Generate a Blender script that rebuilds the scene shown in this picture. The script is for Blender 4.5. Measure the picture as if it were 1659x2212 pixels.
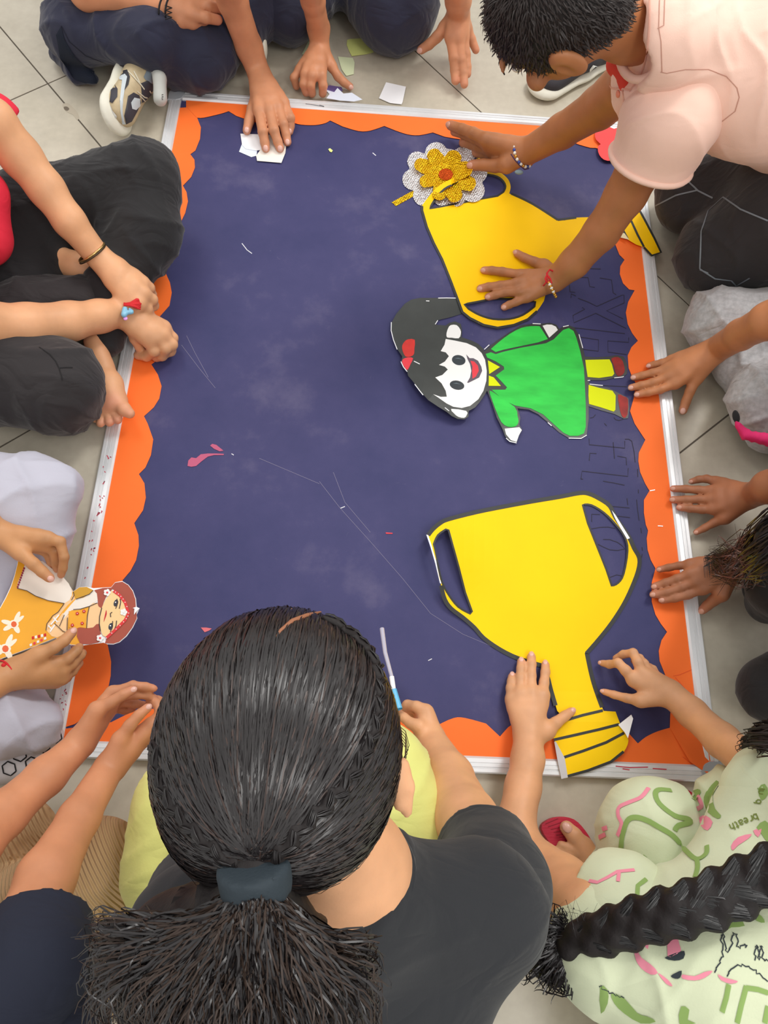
import bpy, math, random
import numpy as np
from mathutils import Vector, Matrix, geometry, noise
for o in list(bpy.data.objects): bpy.data.objects.remove(o)
rng = np.random.default_rng(7)
# ---------------------------------------------------------------- camera
W, H, F = 1659., 2212., 1661.
CR = np.array([[0.99790366, 0.03278485, 0.05579822], [-0.05149632, 0.92445685, 0.37779315], [-0.03919716, -0.37987457, 0.92420717]])
CC = np.array([0.48212584, -0.08896425, 1.34430216])
cd = bpy.data.cameras.new('camera'); cam = bpy.data.objects.new('camera', cd)
bpy.context.scene.collection.objects.link(cam)
M = Matrix([list(r) for r in CR.T]).to_4x4(); M.translation = Vector(CC); cam.matrix_world = M
cd.sensor_fit = 'HORIZONTAL'; cd.sensor_width = 36; cd.lens = 36*F/W; cd.clip_start = .02
bpy.context.scene.camera = cam
# ---------------------------------------------------------------- light
sc = bpy.context.scene
sc.view_settings.view_transform = 'Standard'; sc.view_settings.look = 'None'
sc.view_settings.gamma = 1; sc.view_settings.exposure = 0.16; sc.view_settings.use_curve_mapping = False
wd = bpy.data.worlds.new('world'); sc.world = wd; wd.use_nodes = True
bg = wd.node_tree.nodes['Background']; bg.inputs[0].default_value = (1.0, .985, .96, 1); bg.inputs[1].default_value = 0.85
def area(name, loc, sx, sy, power, col=(1, .98, .95), target=None):
    l = bpy.data.lights.new(name, 'AREA'); l.shape = 'RECTANGLE'; l.size = sx; l.size_y = sy; l.energy = power; l.color = col
    o = bpy.data.objects.new(name, l); sc.collection.objects.link(o); o.location = loc
    d = Vector(target or (loc[0], loc[1], 0)) - Vector(loc); o.rotation_euler = d.to_track_quat('-Z', 'Y').to_euler()
    o['label'] = 'white ceiling light panel above the floor'; o['category'] = 'light'; return o
area('ceiling_light', (1.9, 2.2, 2.9), .6, 1.2, 40, target=(.7, .9, 0))
area('ceiling_light', (-.6, 2.3, 2.9), .6, 1.2, 16, target=(.4, .8, 0))
area('ceiling_light', (1.5, -.9, 2.9), .6, 1.2, 20, target=(.6, .5, 0))
# ---------------------------------------------------------------- projection helpers
def P(x, y, z):
    d = CR.T @ np.array([(x-W/2)/F, -(y-H/2)/F, -1.0]); return CC + d*((z-CC[2])/d[2])
def depth(p): return -(CR @ (np.asarray(p)-CC))[2]
def N(*pts, c=None, dz=0):
    """nodes (x, y, z, r) in photo pixels, z in metres, r in pixels -> [(centre, radius)]"""
    out = []
    for x, y, z, r in pts:
        if c: x, y, r = c[0]+x/c[2], c[1]+y/c[2], r/c[2]
        q = P(x, y, z+dz); out.append((q, r*depth(q)/F))
    return out
def cr(c, pts): return [(c[0]+p[0]/c[2], c[1]+p[1]/c[2])+tuple(p[2:]) for p in pts]
cA=(0,0,1.9988); cB=(830,0,2.0012); cC=(0,480,2.9625); cD=(830,480,2.0012); cE=(0,960,2.9625); cF=(830,1000,2.0012)
cG=(0,1600,2.9625); cH=(240,1280,1.7649); cI=(1060,1560,2.7696); cJ=(1180,560,5.53); cK=(1180,900,5.53); cL=(820,620,5.53)
cM=(1040,680,4.8794); cN=(0,0,4.1475); cO=(400,0,4.1475); cQ=(800,0,5.53); cR=(840,280,4.8794); cS=(0,1220,5.184)
cU=(1244,440,3.9976); cV=(1244,993,3.9976); cW=(1000,0,3.9976); cX=(1300,0,4.621); cY=(0,400,3.9976); cZ=(780,1330,3.9976)
def smooth(pts, n=4, closed=True):
    """Catmull-Rom through the points"""
    p = np.array(pts, float); m = len(p); out = []
    rngi = range(m) if closed else range(m-1)
    for i in rngi:
        if closed: a, b, c, d = p[(i-1) % m], p[i], p[(i+1) % m], p[(i+2) % m]
        else: a, b, c, d = p[max(i-1, 0)], p[i], p[i+1], p[min(i+2, m-1)]
        for t in np.arange(n)/n:
            out.append(.5*(2*b+(c-a)*t+(2*a-5*b+4*c-d)*t*t+(3*b-a-3*c+d)*t**3))
    if not closed: out.append(p[-1])
    return [tuple(q) for q in out]
# ---------------------------------------------------------------- scene helpers
def link(o): sc.collection.objects.link(o); return o
def thing(name, label, cat, loc=(0, 0, 0), group=None, kind=None):
    o = link(bpy.data.objects.new(name, None)); o.location = loc; o.empty_display_size = .05
    if label: o['label'] = label; o['category'] = cat
    if group: o['group'] = group
    if kind: o['kind'] = kind
    return o
def origin(o):
    v = Vector((0, 0, 0))
    while o: v += o.location; o = o.parent
    return np.array(v)
def mesh(name, verts, faces, mat=None, parent=None, label=None, smooth_=True, loc=None):
    verts = np.asarray(verts, float)
    lo = origin(parent) if parent else np.zeros(3)
    if loc is None: loc = np.array([verts[:, 0].mean(), verts[:, 1].mean(), verts[:, 2].min()])
    me = bpy.data.meshes.new(name); v = verts-loc
    if isinstance(faces, np.ndarray):
        me.vertices.add(len(v)); me.vertices.foreach_set('co', v.ravel().astype(np.float32))
        k = faces.shape[1]; me.loops.add(faces.size); me.loops.foreach_set('vertex_index', faces.ravel().astype(np.int32))
        me.polygons.add(len(faces)); me.polygons.foreach_set('loop_start', (np.arange(len(faces))*k).astype(np.int32))
        me.update(calc_edges=True); me.validate()
    else: me.from_pydata([tuple(q) for q in v], [], faces)
    if smooth_: me.polygons.foreach_set('use_smooth', np.ones(len(me.polygons), bool))
    me.update()
    if mat: me.materials.append(mat)
    o = link(bpy.data.objects.new(name, me)); o.location = Vector(loc-lo)
    if parent: o.parent = parent
    if label: o['label'] = label
    return o
def tag(o, label, cat, group=None, kind=None):
    o['label'] = label; o['category'] = cat
    if group: o['group'] = group
    if kind: o['kind'] = kind
    return o
# ---------------------------------------------------------------- materials
def nt(name):
    m = bpy.data.materials.new(name); m.use_nodes = True; t = m.node_tree; return m, t, t.nodes['Principled BSDF']
def lin(c): return tuple(((v/12.92) if v <= .04045 else ((v+.055)/1.055)**2.4) for v in [x/255 for x in c])
def mat(name, col, rough=.6, bump=0, bscale=200, var=0, vscale=8, metal=0, spec=.5, stretch=(1, 1, 1), sheen=0, sss=0, bdist=.001, trans=0, fold=0, fscale=9):
    m, t, b = nt(name); c = lin(col)
    b.inputs['Base Color'].default_value = (*c, 1); b.inputs['Roughness'].default_value = rough; b.inputs['Metallic'].default_value = metal
    b.inputs['Specular IOR Level'].default_value = spec
    if sheen: b.inputs['Sheen Weight'].default_value = sheen
    if sss:
        b.inputs['Subsurface Weight'].default_value = sss; b.inputs['Subsurface Radius'].default_value = (.012, .005, .003); b.inputs['Subsurface Scale'].default_value = .4
    if trans: b.inputs['Transmission Weight'].default_value = trans
    g = t.nodes.new('ShaderNodeNewGeometry')
    mp = t.nodes.new('ShaderNodeMapping'); mp.inputs['Scale'].default_value = stretch; t.links.new(g.outputs['Position'], mp.inputs[0])
    if var:
        n = t.nodes.new('ShaderNodeTexNoise'); n.inputs['Scale'].default_value = vscale; n.inputs['Detail'].default_value = 5
        t.links.new(mp.outputs[0], n.inputs[0])
        r = t.nodes.new('ShaderNodeMapRange'); r.inputs[1].default_value = .3; r.inputs[2].default_value = .7; r.inputs[3].default_value = 1-var; r.inputs[4].default_value = 1+var
        t.links.new(n.outputs[0], r.inputs[0])
        x = t.nodes.new('ShaderNodeVectorMath'); x.operation = 'SCALE'; x.inputs[0].default_value = c; t.links.new(r.outputs[0], x.inputs['Scale']); t.links.new(x.outputs[0], b.inputs['Base Color'])
    if bump:
        n = t.nodes.new('ShaderNodeTexNoise'); n.inputs['Scale'].default_value = bscale; n.inputs['Detail'].default_value = 4
        t.links.new(mp.outputs[0], n.inputs[0]); bp = t.nodes.new('ShaderNodeBump'); bp.inputs['Strength'].default_value = bump; bp.inputs['Distance'].default_value = bdist
        t.links.new(n.outputs[0], bp.inputs['Height']); t.links.new(bp.outputs[0], b.inputs['Normal'])
        if fold:   # soft creases of the cloth
            mp2 = t.nodes.new('ShaderNodeMapping'); mp2.inputs['Scale'].default_value = (1, 2.4, 1.3); mp2.inputs['Rotation'].default_value = (.3, .2, .7); t.links.new(g.outputs['Position'], mp2.inputs[0])
            n3 = t.nodes.new('ShaderNodeTexNoise'); n3.inputs['Scale'].default_value = fscale; n3.inputs['Detail'].default_value = 2.5; n3.inputs['Roughness'].default_value = .45; n3.inputs['Distortion'].default_value = 1.2; t.links.new(mp2.outputs[0], n3.inputs[0])
            s1 = t.nodes.new('ShaderNodeMath'); s1.operation = 'SUBTRACT'; s1.inputs[1].default_value = .5; t.links.new(n3.outputs[0], s1.inputs[0]); s2 = t.nodes.new('ShaderNodeMath'); s2.operation = 'ABSOLUTE'; t.links.new(s1.outputs[0], s2.inputs[0])
            s3 = t.nodes.new('ShaderNodeMath'); s3.operation = 'POWER'; s3.inputs[1].default_value = 1.1; t.links.new(s2.outputs[0], s3.inputs[0])
            b2 = t.nodes.new('ShaderNodeBump'); b2.inputs['Strength'].default_value = fold; b2.inputs['Distance'].default_value = .02; t.links.new(s3.outputs[0], b2.inputs['Height']); t.links.new(bp.outputs[0], b2.inputs['Normal']); t.links.new(b2.outputs[0], b.inputs['Normal'])
    return m
# ---------------------------------------------------------------- flat sheets
def inside(poly, x, y):
    r = False; n = len(poly); j = n-1
    for i in range(n):
        xi, yi = poly[i]; xj, yj = poly[j]
        if (yi > y) != (yj > y) and x < (xj-xi)*(y-yi)/(yj-yi)+xi: r = not r
        j = i
    return r
def sheet(name, poly, z, mat_, parent=None, holes=(), th=.0004, step=0, label=None, wd=False):
    """thin paper cut to an outline traced in photo pixels and lying at height z (number or function of the pixel)"""
    zf = z if callable(z) else (lambda x, y: z)
    pts = []; edges = []
    for L in [poly]+list(holes):
        s = len(pts); pts += [Vector(p[:2]) for p in L]; edges += [(s+i, s+(i+1) % len(L)) for i in range(len(L))]
    if step:
        xs = [p.x for p in pts]; ys = [p.y for p in pts]
        for gx in np.arange(min(xs)+step/2, max(xs), step):
            for gy in np.arange(min(ys)+step/2, max(ys), step):
                if inside(poly, gx, gy) and not any(inside(h, gx, gy) for h in holes): pts.append(Vector((gx, gy)))
    v, e, f, *_ = geometry.delaunay_2d_cdt(pts, edges, [], 2 if holes else 1, 1e-4)
    fs = []
    for q in f:
        cx = sum(v[i].x for i in q)/len(q); cy = sum(v[i].y for i in q)/len(q)
        if inside(poly, cx, cy) and not any(inside(h, cx, cy) for h in holes): fs.append(list(q))
    n = len(v); top = [P(a.x, a.y, zf(a.x, a.y)) for a in v]; bot = [np.array(p)-np.array((0, 0, th)) for p in top]
    F_ = []; cnt = {}
    for q in fs:
        a, b, c = [top[i] for i in q[:3]]
        if np.cross(b-a, c-a)[2] < 0: q.reverse()
        F_.append(q); F_.append([i+n for i in reversed(q)])
        for i in range(len(q)): cnt[(q[i], q[(i+1) % len(q)])] = 1
    for (a, b) in list(cnt):
        if (b, a) not in cnt: F_.append([b, a, a+n, b+n])
    o = mesh(name, top+bot, F_, mat_, parent, label, smooth_=False); return o
def stroke(name, lines, w, z, mat_, parent=None, th=.00025, label=None, closed=False, stuff=False):
    """drawn or printed lines: ribbons of width w pixels following the sheet"""
    if len(lines) > 1 and not stuff:
        o = [stroke(name, [L], w, z, mat_, parent, th, label, closed) for L in lines]; return o[0]
    zf = z if callable(z) else (lambda x, y: z); V_ = []; F_ = []
    for L in lines:
        p = np.array([q[:2] for q in L], float); n = len(p)
        if n < 2: continue
        t = np.zeros_like(p)
        if closed: t = np.roll(p, -1, 0)-np.roll(p, 1, 0)
        else: t[1:-1] = p[2:]-p[:-2]; t[0] = p[1]-p[0]; t[-1] = p[-1]-p[-2]
        t /= np.linalg.norm(t, axis=1)[:, None]+1e-9; nn = np.stack([-t[:, 1], t[:, 0]], 1)
        s = len(V_)
        for i in range(n):
            for sg in (1, -1):
                q = p[i]+nn[i]*w/2*sg; V_.append(P(q[0], q[1], zf(*q)))
            for sg in (1, -1):
                q = p[i]+nn[i]*w/2*sg; V_.append(P(q[0], q[1], zf(*q))-np.array((0, 0, th)))
        for i in range(n if closed else n-1):
            a = s+4*i; b = s+4*((i+1) % n)
            F_ += [[a, a+1, b+1, b], [a+2, b+2, b+3, a+3], [a, b, b+2, a+2], [a+1, a+3, b+3, b+1]]
    o = mesh(name, V_, F_, mat_, parent, label, smooth_=False)
    if stuff: o['kind'] = 'stuff'
    return o
def box_w(name, c, ax, ay, az, mat_, parent=None, label=None, bev=0):
    """box from centre and three half-axis vectors"""
    c, ax, ay, az = [np.array(q, float) for q in (c, ax, ay, az)]
    v = [c+sx*ax+sy*ay+sz*az for sz in (-1, 1) for sy in (-1, 1) for sx in (-1, 1)]
    f = [[0, 2, 3, 1], [4, 5, 7, 6], [0, 1, 5, 4], [2, 6, 7, 3], [0, 4, 6, 2], [1, 3, 7, 5]]
    o = mesh(name, v, f, mat_, parent, label, smooth_=False)
    if bev: m = o.modifiers.new('b', 'BEVEL'); m.width = bev; m.segments = 2
    return o
# ---------------------------------------------------------------- implicit surfaces
def rc(a, b, k=.006, flat=None):
    """round cone between two nodes (centre, radius); flat = (direction, factor) squashes it"""
    return ('c', np.array(a[0], float), float(a[1]), np.array(b[0], float), float(b[1]), k, flat)
def chain(nodes, k=.006, flat=None): return [rc(nodes[i], nodes[i+1], k, flat) for i in range(len(nodes)-1)]
def el(c, r, R=None, k=.006): return ('e', np.array(c, float), np.array(r, float), np.eye(3) if R is None else np.array(R, float), 0, k, None)
def bnd(p):
    if p[0] == 'c': lo = np.minimum(p[1]-p[2], p[3]-p[4]); hi = np.maximum(p[1]+p[2], p[3]+p[4])
    else: m = p[2].max(); lo = p[1]-m; hi = p[1]+m
    return lo, hi
def sd(p, X, Y, Z):
    if p[0] == 'c':
        a, ra, b, rb = p[1], p[2], p[3], p[4]
        if p[6] is not None:
            n, s = p[6]; n = np.array(n, float); n /= np.linalg.norm(n)
            # squash: distances along n count s times more
            c0 = (a+b)/2; tt = ((X-c0[0])*n[0]+(Y-c0[1])*n[1]+(Z-c0[2])*n[2])*(s-1)
            X = X+tt*n[0]; Y = Y+tt*n[1]; Z = Z+tt*n[2]
            a = a+n*(n@(a-c0))*(s-1); b = b+n*(n@(b-c0))*(s-1)
        d = b-a; L2 = max(float(d@d), 1e-12)
        t = np.clip(((X-a[0])*d[0]+(Y-a[1])*d[1]+(Z-a[2])*d[2])/L2, 0, 1)
        return np.sqrt((X-a[0]-t*d[0])**2+(Y-a[1]-t*d[1])**2+(Z-a[2]-t*d[2])**2)-(ra+t*(rb-ra))
    R = p[3]; x = X-p[1][0]; y = Y-p[1][1]; z = Z-p[1][2]; r = p[2]
    u = (R[0][0]*x+R[0][1]*y+R[0][2]*z)/r[0]; v = (R[1][0]*x+R[1][1]*y+R[1][2]*z)/r[1]; w = (R[2][0]*x+R[2][1]*y+R[2][2]*z)/r[2]
    k0 = np.sqrt(u*u+v*v+w*w)+1e-9; k1 = np.sqrt((u/r[0])**2+(v/r[1])**2+(w/r[2])**2)+1e-9
    return k0*(k0-1)/k1
def smin(a, b, k):
    if k <= 0: return np.minimum(a, b)
    h = np.maximum(k-np.abs(a-b), 0)/k; return np.minimum(a, b)-h*h*k*.25
class Field:
    def __init__(s, prims, h, pad=.012):
        B = [bnd(p) for p in prims]; lo = np.min([b[0] for b in B], 0)-pad; hi = np.max([b[1] for b in B], 0)+pad
        s.h = h; s.o = lo; s.n = np.ceil((hi-lo)/h).astype(int)+1; s.D = np.full(s.n, .05, np.float32)
    def box(s, p, pad):
        lo, hi = bnd(p); i = np.clip(np.floor((lo-pad-s.o)/s.h).astype(int), 0, s.n-1); j = np.clip(np.ceil((hi+pad-s.o)/s.h).astype(int)+1, 1, s.n)
        sl = tuple(slice(a, b) for a, b in zip(i, j))
        g = [(s.o[q]+s.h*np.arange(i[q], j[q])).astype(np.float32) for q in range(3)]
        return sl, g[0][:, None, None], g[1][None, :, None], g[2][None, None, :]
    def add(s, prims, sign=1):
        for p in prims:
            sl, X, Y, Z = s.box(p, p[5]+2*s.h+.002); d = sd(p, X, Y, Z)
            if sign > 0: s.D[sl] = smin(s.D[sl], d, p[5])
            else: s.D[sl] = -smin(-s.D[sl], d, p[5])
    def add_groups(s, groups, k):
        """each group (a finger) blends with what is there but stays apart from the other groups"""
        B = s.D.copy()
        for G in groups:
            b = [bnd(p) for p in G]; lo = np.min([q[0] for q in b], 0); hi = np.max([q[1] for q in b], 0)
            sl, X, Y, Z = s.box(('c', (lo+hi)/2*0+lo, 0, hi, 0, 0, None), .008+2*s.h); g = None
            for p in G:
                d = sd(p, X, Y, Z); g = d if g is None else smin(g, d, p[5])
            s.D[sl] = np.minimum(s.D[sl], smin(B[sl], g, k))
    def cut(s, pt, n):
        """remove everything on the +n side of a plane"""
        n = np.array(n, float); n /= np.linalg.norm(n); g = [s.o[q]+s.h*np.arange(s.n[q]) for q in range(3)]
        d = ((g[0]-pt[0])*n[0])[:, None, None]+((g[1]-pt[1])*n[1])[None, :, None]+((g[2]-pt[2])*n[2])[None, None, :]
        s.D = np.maximum(s.D, d.astype(np.float32))
    def surf(s):
        D = s.D; h = s.h
        I = D < 0; n0, n1, n2 = D.shape
        cnt = np.zeros((n0-1, n1-1, n2-1), np.uint8)
        for a in (0, 1):
            for b in (0, 1):
                for c in (0, 1): cnt += I[a:n0-1+a, b:n1-1+b, c:n2-1+c]
        act = (cnt > 0) & (cnt < 8); idx = np.argwhere(act)
        ids = np.full(act.shape, -1, np.int32); ids[act] = np.arange(len(idx))
        pos = np.zeros((len(idx), 3)); w = np.zeros(len(idx)); x, y, z = idx.T
        cs = [(a, b, c) for a in (0, 1) for b in (0, 1) for c in (0, 1)]
        val = {c: D[x+c[0], y+c[1], z+c[2]] for c in cs}
        for c in cs:
            for ax in range(3):
                if c[ax]: continue
                e = list(c); e[ax] = 1; e = tuple(e); a, b = val[c], val[e]; m = (a < 0) != (b < 0)
                t = np.where(m, a/np.where(m, a-b, 1), 0); q = np.array(c, float)[None].repeat(len(idx), 0); q[:, ax] += t
                pos += q*m[:, None]; w += m
        pos = (idx+pos/w[:, None])*h+s.o
        faces = []
        for ax in range(3):
            sl0 = [slice(1, -1)]*3; sl1 = [slice(1, -1)]*3; sl0[ax] = slice(0, -1); sl1[ax] = slice(1, None)
            A = I[tuple(sl0)]; B = I[tuple(sl1)]
            for flip, mk in ((0, A & ~B), (1, ~A & B)):
                q = np.argwhere(mk)
                if not len(q): continue
                o = [1, 1, 1]; o[ax] = 0; q = q+np.array(o); u, v = (ax+1) % 3, (ax+2) % 3
                def g(du, dv):
                    r = q.copy(); r[:, u] -= du; r[:, v] -= dv; return ids[r[:, 0], r[:, 1], r[:, 2]]
                fc = np.stack([g(1, 1), g(0, 1), g(0, 0), g(1, 0)], 1)
                if flip: fc = fc[:, ::-1]
                faces.append(fc)
        Fc = np.concatenate(faces); Fc = Fc[(Fc >= 0).all(1)]
        return pos, Fc
def relax(V, Fc, it=2, lam=.5):
    e = np.concatenate([Fc[:, [i, (i+1) % 4]] for i in range(4)]); n = len(V)
    for _ in range(it):
        S = np.zeros_like(V); c = np.bincount(e[:, 0], minlength=n)+np.bincount(e[:, 1], minlength=n)
        for k in range(3): S[:, k] = np.bincount(e[:, 0], V[e[:, 1], k], n)+np.bincount(e[:, 1], V[e[:, 0], k], n)
        V = V+lam*(S/np.maximum(c, 1)[:, None]-V)
    return V
def coarsen(V, Fc, cell):
    """merge vertices in coarser cells away from the middle of the scene, to keep the meshes light"""
    c = (V-CC)@CR.T; x = W/2+F*c[:, 0]/-c[:, 2]; y = H/2-F*c[:, 1]/-c[:, 2]; far = (x < -110) | (x > W+110) | (y < -110) | (y > H+110) | (c[:, 2] > -.05)
    key = np.floor(V/cell).astype(np.int64); k = (key[:, 0]+5000)*100000000+(key[:, 1]+5000)*10000+(key[:, 2]+5000)
    k = np.where(far, k, -1-np.arange(len(V))); _, inv = np.unique(k, return_inverse=True); inv = inv.ravel(); n = inv.max()+1; cnt = np.bincount(inv, minlength=n)
    P_ = np.stack([np.bincount(inv, V[:, i], n)/cnt for i in range(3)], 1); Q = inv[Fc]; good = np.array([len(set(q)) for q in Q[:0]], int)
    e = [(Q[:, i] == Q[:, (i+1) % 4]) for i in range(4)]; dg = (Q[:, 0] == Q[:, 2]) | (Q[:, 1] == Q[:, 3]); ne = sum(a.astype(int) for a in e)
    full = Q[(ne == 0) & ~dg]; out = full.tolist(); seen = set()
    for q in Q[(ne == 1) & ~dg]:
        t = [q[i] for i in range(4) if q[i] != q[(i+1) % 4]]; s = frozenset(t)
        if len(s) == 3 and s not in seen: seen.add(s); out.append([int(v) for v in t])
    u = set(); o2 = []
    for f in out:
        s = frozenset(f)
        if s in u: continue
        u.add(s); o2.append(f)
    return P_, o2
def vnorm(V, Fc):
    a = V[Fc[:, 0]]; nn = np.cross(V[Fc[:, 2]]-a, V[Fc[:, 3]]-V[Fc[:, 1]]); out = np.zeros_like(V)
    for i in range(4):
        for k in range(3): out[:, k] += np.bincount(Fc[:, i], nn[:, k], len(V))
    return out/(np.linalg.norm(out, axis=1)[:, None]+1e-12)
TRI = [0]
def blob(name, prims, mat_, parent, h=.005, groups=(), k=.005, subs=(), cuts=(), label=None, it=2, wr=None, paint=None, coarse=True):
    """one continuous closed surface; wr = (amplitude, wave vector list) cloth folds"""
    allp = list(prims)+[p for g in groups for p in g]
    f = Field(allp, h); f.add(prims)
    if groups: f.add_groups(groups, k)
    if subs: f.add(subs, -1)
    for c in cuts: f.cut(*c)
    V_, Fc = f.surf(); V_ = relax(V_, Fc, it)
    if wr:
        nn = vnorm(V_, Fc); d = np.zeros(len(V_))
        for amp, wv, wl, warp in wr:
            wv = np.array(wv, float); wv /= np.linalg.norm(wv)
            ph = (V_@wv)*2*math.pi/wl+warp*np.sin(V_[:, 0]*17+V_[:, 1]*11+3*V_[:, 2])+warp*.7*np.sin(V_[:, 1]*31-V_[:, 0]*19+V_[:, 2]*23)
            m = .5+.5*np.sin(V_[:, 0]*23+wl*90+V_[:, 1]*13+V_[:, 2]*29); d += amp*(1-np.abs(np.sin(ph/2)))**2.0*m
        V_ = V_+nn*d[:, None]
    if coarse: V_, Fc = coarsen(V_, Fc, max(h*2.6, .011))
    TRI[0] += 2*len(Fc)
    o = mesh(name, V_, Fc, mat_, parent, label)
    if paint is not None:
        a = o.data.attributes.new('mark', 'FLOAT', 'POINT'); a.data.foreach_set('value', paint(V_).astype(np.float32))
    return o
def ribbons(name, paths, w, ref, mat_, parent=None, label=None, tilt=.5):
    """fine hair: flat strands, ref(points) gives the outward direction"""
    V_ = []; F_ = []; s = 0
    for pth in paths:
        p = np.asarray(pth, float); n = len(p); t = np.gradient(p, axis=0); nr = ref(p); nr = nr/(np.linalg.norm(nr, axis=1)[:, None]+1e-12); nr = nr+np.cross(nr, t)/(np.linalg.norm(t, axis=1)[:, None]+1e-12)*rng.uniform(-tilt, tilt); sd_ = np.cross(nr, t); sd_ /= np.linalg.norm(sd_, axis=1)[:, None]+1e-12
        ww = np.interp(np.linspace(0, 1, n), np.linspace(0, 1, len(w)), w)[:, None]; V_ += [p+sd_*ww, p-sd_*ww]; i = np.arange(n-1); F_.append(np.stack([s+i, s+n+i, s+n+i+1, s+i+1], 1)); s += 2*n
    V_ = np.concatenate(V_); F_ = np.concatenate(F_); TRI[0] += 2*len(F_); o = mesh(name, V_, F_, mat_, parent, label); o['kind'] = 'stuff'; return o
def tube_mesh(name, paths, r, mat_, parent=None, sides=6, label=None, closed=False, kind=None):
    """round threads, cords and hair locks; r number or per-point list"""
    V_ = []; F_ = []; s = 0
    for pth in paths:
        p = np.asarray(pth, float); n = len(p)
        t = np.roll(p, -1, 0)-np.roll(p, 1, 0) if closed else np.gradient(p, axis=0)
        t /= np.linalg.norm(t, axis=1)[:, None]+1e-12
        up = np.array((.123, .31, .94)); a = np.cross(t, up); a /= np.linalg.norm(a, axis=1)[:, None]+1e-12; b = np.cross(t, a)
        rr = np.full(n, r) if np.isscalar(r) else np.interp(np.linspace(0, 1, n), np.linspace(0, 1, len(r)), r)
        for k in range(sides):
            g = 2*math.pi*k/sides; V_.append(p+(a*math.cos(g)+b*math.sin(g))*rr[:, None])
        i = np.arange(n if closed else n-1); j = (i+1) % n
        for k in range(sides):
            l = (k+1) % sides; F_.append(np.stack([s+k*n+i, s+k*n+j, s+l*n+j, s+l*n+i], 1))
        s += sides*n
    V_ = np.concatenate(V_); F_ = np.concatenate(F_); TRI[0] += 2*len(F_)
    o = mesh(name, V_, F_, mat_, parent, label)
    if kind: o['kind'] = kind
    return o
# ================================================================ SETTING: tiled floor
def m_tile():
    m, t, b = nt('glazed_tile'); g = t.nodes.new('ShaderNodeNewGeometry')
    n = t.nodes.new('ShaderNodeTexNoise'); n.inputs['Scale'].default_value = 3.2; n.inputs['Detail'].default_value = 6; n.inputs['Roughness'].default_value = .6; t.links.new(g.outputs['Position'], n.inputs[0])
    r = t.nodes.new('ShaderNodeValToRGB'); r.color_ramp.elements[0].position = .3; r.color_ramp.elements[1].position = .7
    r.color_ramp.elements[0].color = (*lin((178, 170, 152)), 1); r.color_ramp.elements[1].color = (*lin((203, 195, 178)), 1); t.links.new(n.outputs[0], r.inputs[0])
    n2 = t.nodes.new('ShaderNodeTexNoise'); n2.inputs['Scale'].default_value = 60; n2.inputs['Detail'].default_value = 3; t.links.new(g.outputs['Position'], n2.inputs[0])
    mx = t.nodes.new('ShaderNodeMix'); mx.data_type = 'RGBA'; mx.blend_type = 'OVERLAY'; mx.inputs[0].default_value = .12
    t.links.new(r.outputs[0], mx.inputs[6]); t.links.new(n2.outputs[0], mx.inputs[7]); t.links.new(mx.outputs[2], b.inputs['Base Color'])
    b.inputs['Roughness'].default_value = .34; b.inputs['Specular IOR Level'].default_value = .4; return m
M_tile = m_tile(); M_grout = mat('grout', (92, 84, 74), .9)
fl = thing('floor', None, None, (0, 0, 0), kind='structure')
a0 = math.radians(-50); ux, uy = np.array((math.cos(a0), math.sin(a0))), np.array((-math.sin(a0), math.cos(a0)))
pt = .7975; gr = .0035
for i in range(-8, 9):
    for j in range(-6, 10):
        # grout lines: uy-offset .7515 + k*pt ; ux-offset about -1.3486 + k*pt
        cu = -1.3486+.5+(i+.5)*pt-.5+pt; cv = .7490+(j-.5)*pt; c = ux*cu+uy*cv
        if abs(c[0]-.5) > 3.4 or abs(c[1]-.7) > 3.6: continue
        hh = (pt-gr)/2; z = rng.uniform(-.0002, .0002)
        o = box_w('tile', (c[0], c[1], -.005+z), (*ux*hh, 0), (*uy*hh, 0), (0, 0, .005), M_tile, fl)
        TRI[0] += 12
box_w('grout', (.5, .7, -.0075), (3.6, 0, 0), (0, 3.8, 0), (0, 0, .0062), M_grout, fl)
chip = sheet('tile_chip', smooth(cr(cN, [(560, 935), (610, 925), (650, 960), (690, 1000), (708, 1050), (690, 1075), (655, 1030), (615, 1010), (580, 985)])), .0005, mat('chipped_tile', (176, 166, 148), .9), fl)
chip = sheet('tile_chip', smooth(cr(cN, [(572, 958), (600, 955), (620, 975), (600, 992), (578, 980)])), .0008, mat('dark_chip', (108, 98, 84), .9), fl)
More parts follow.
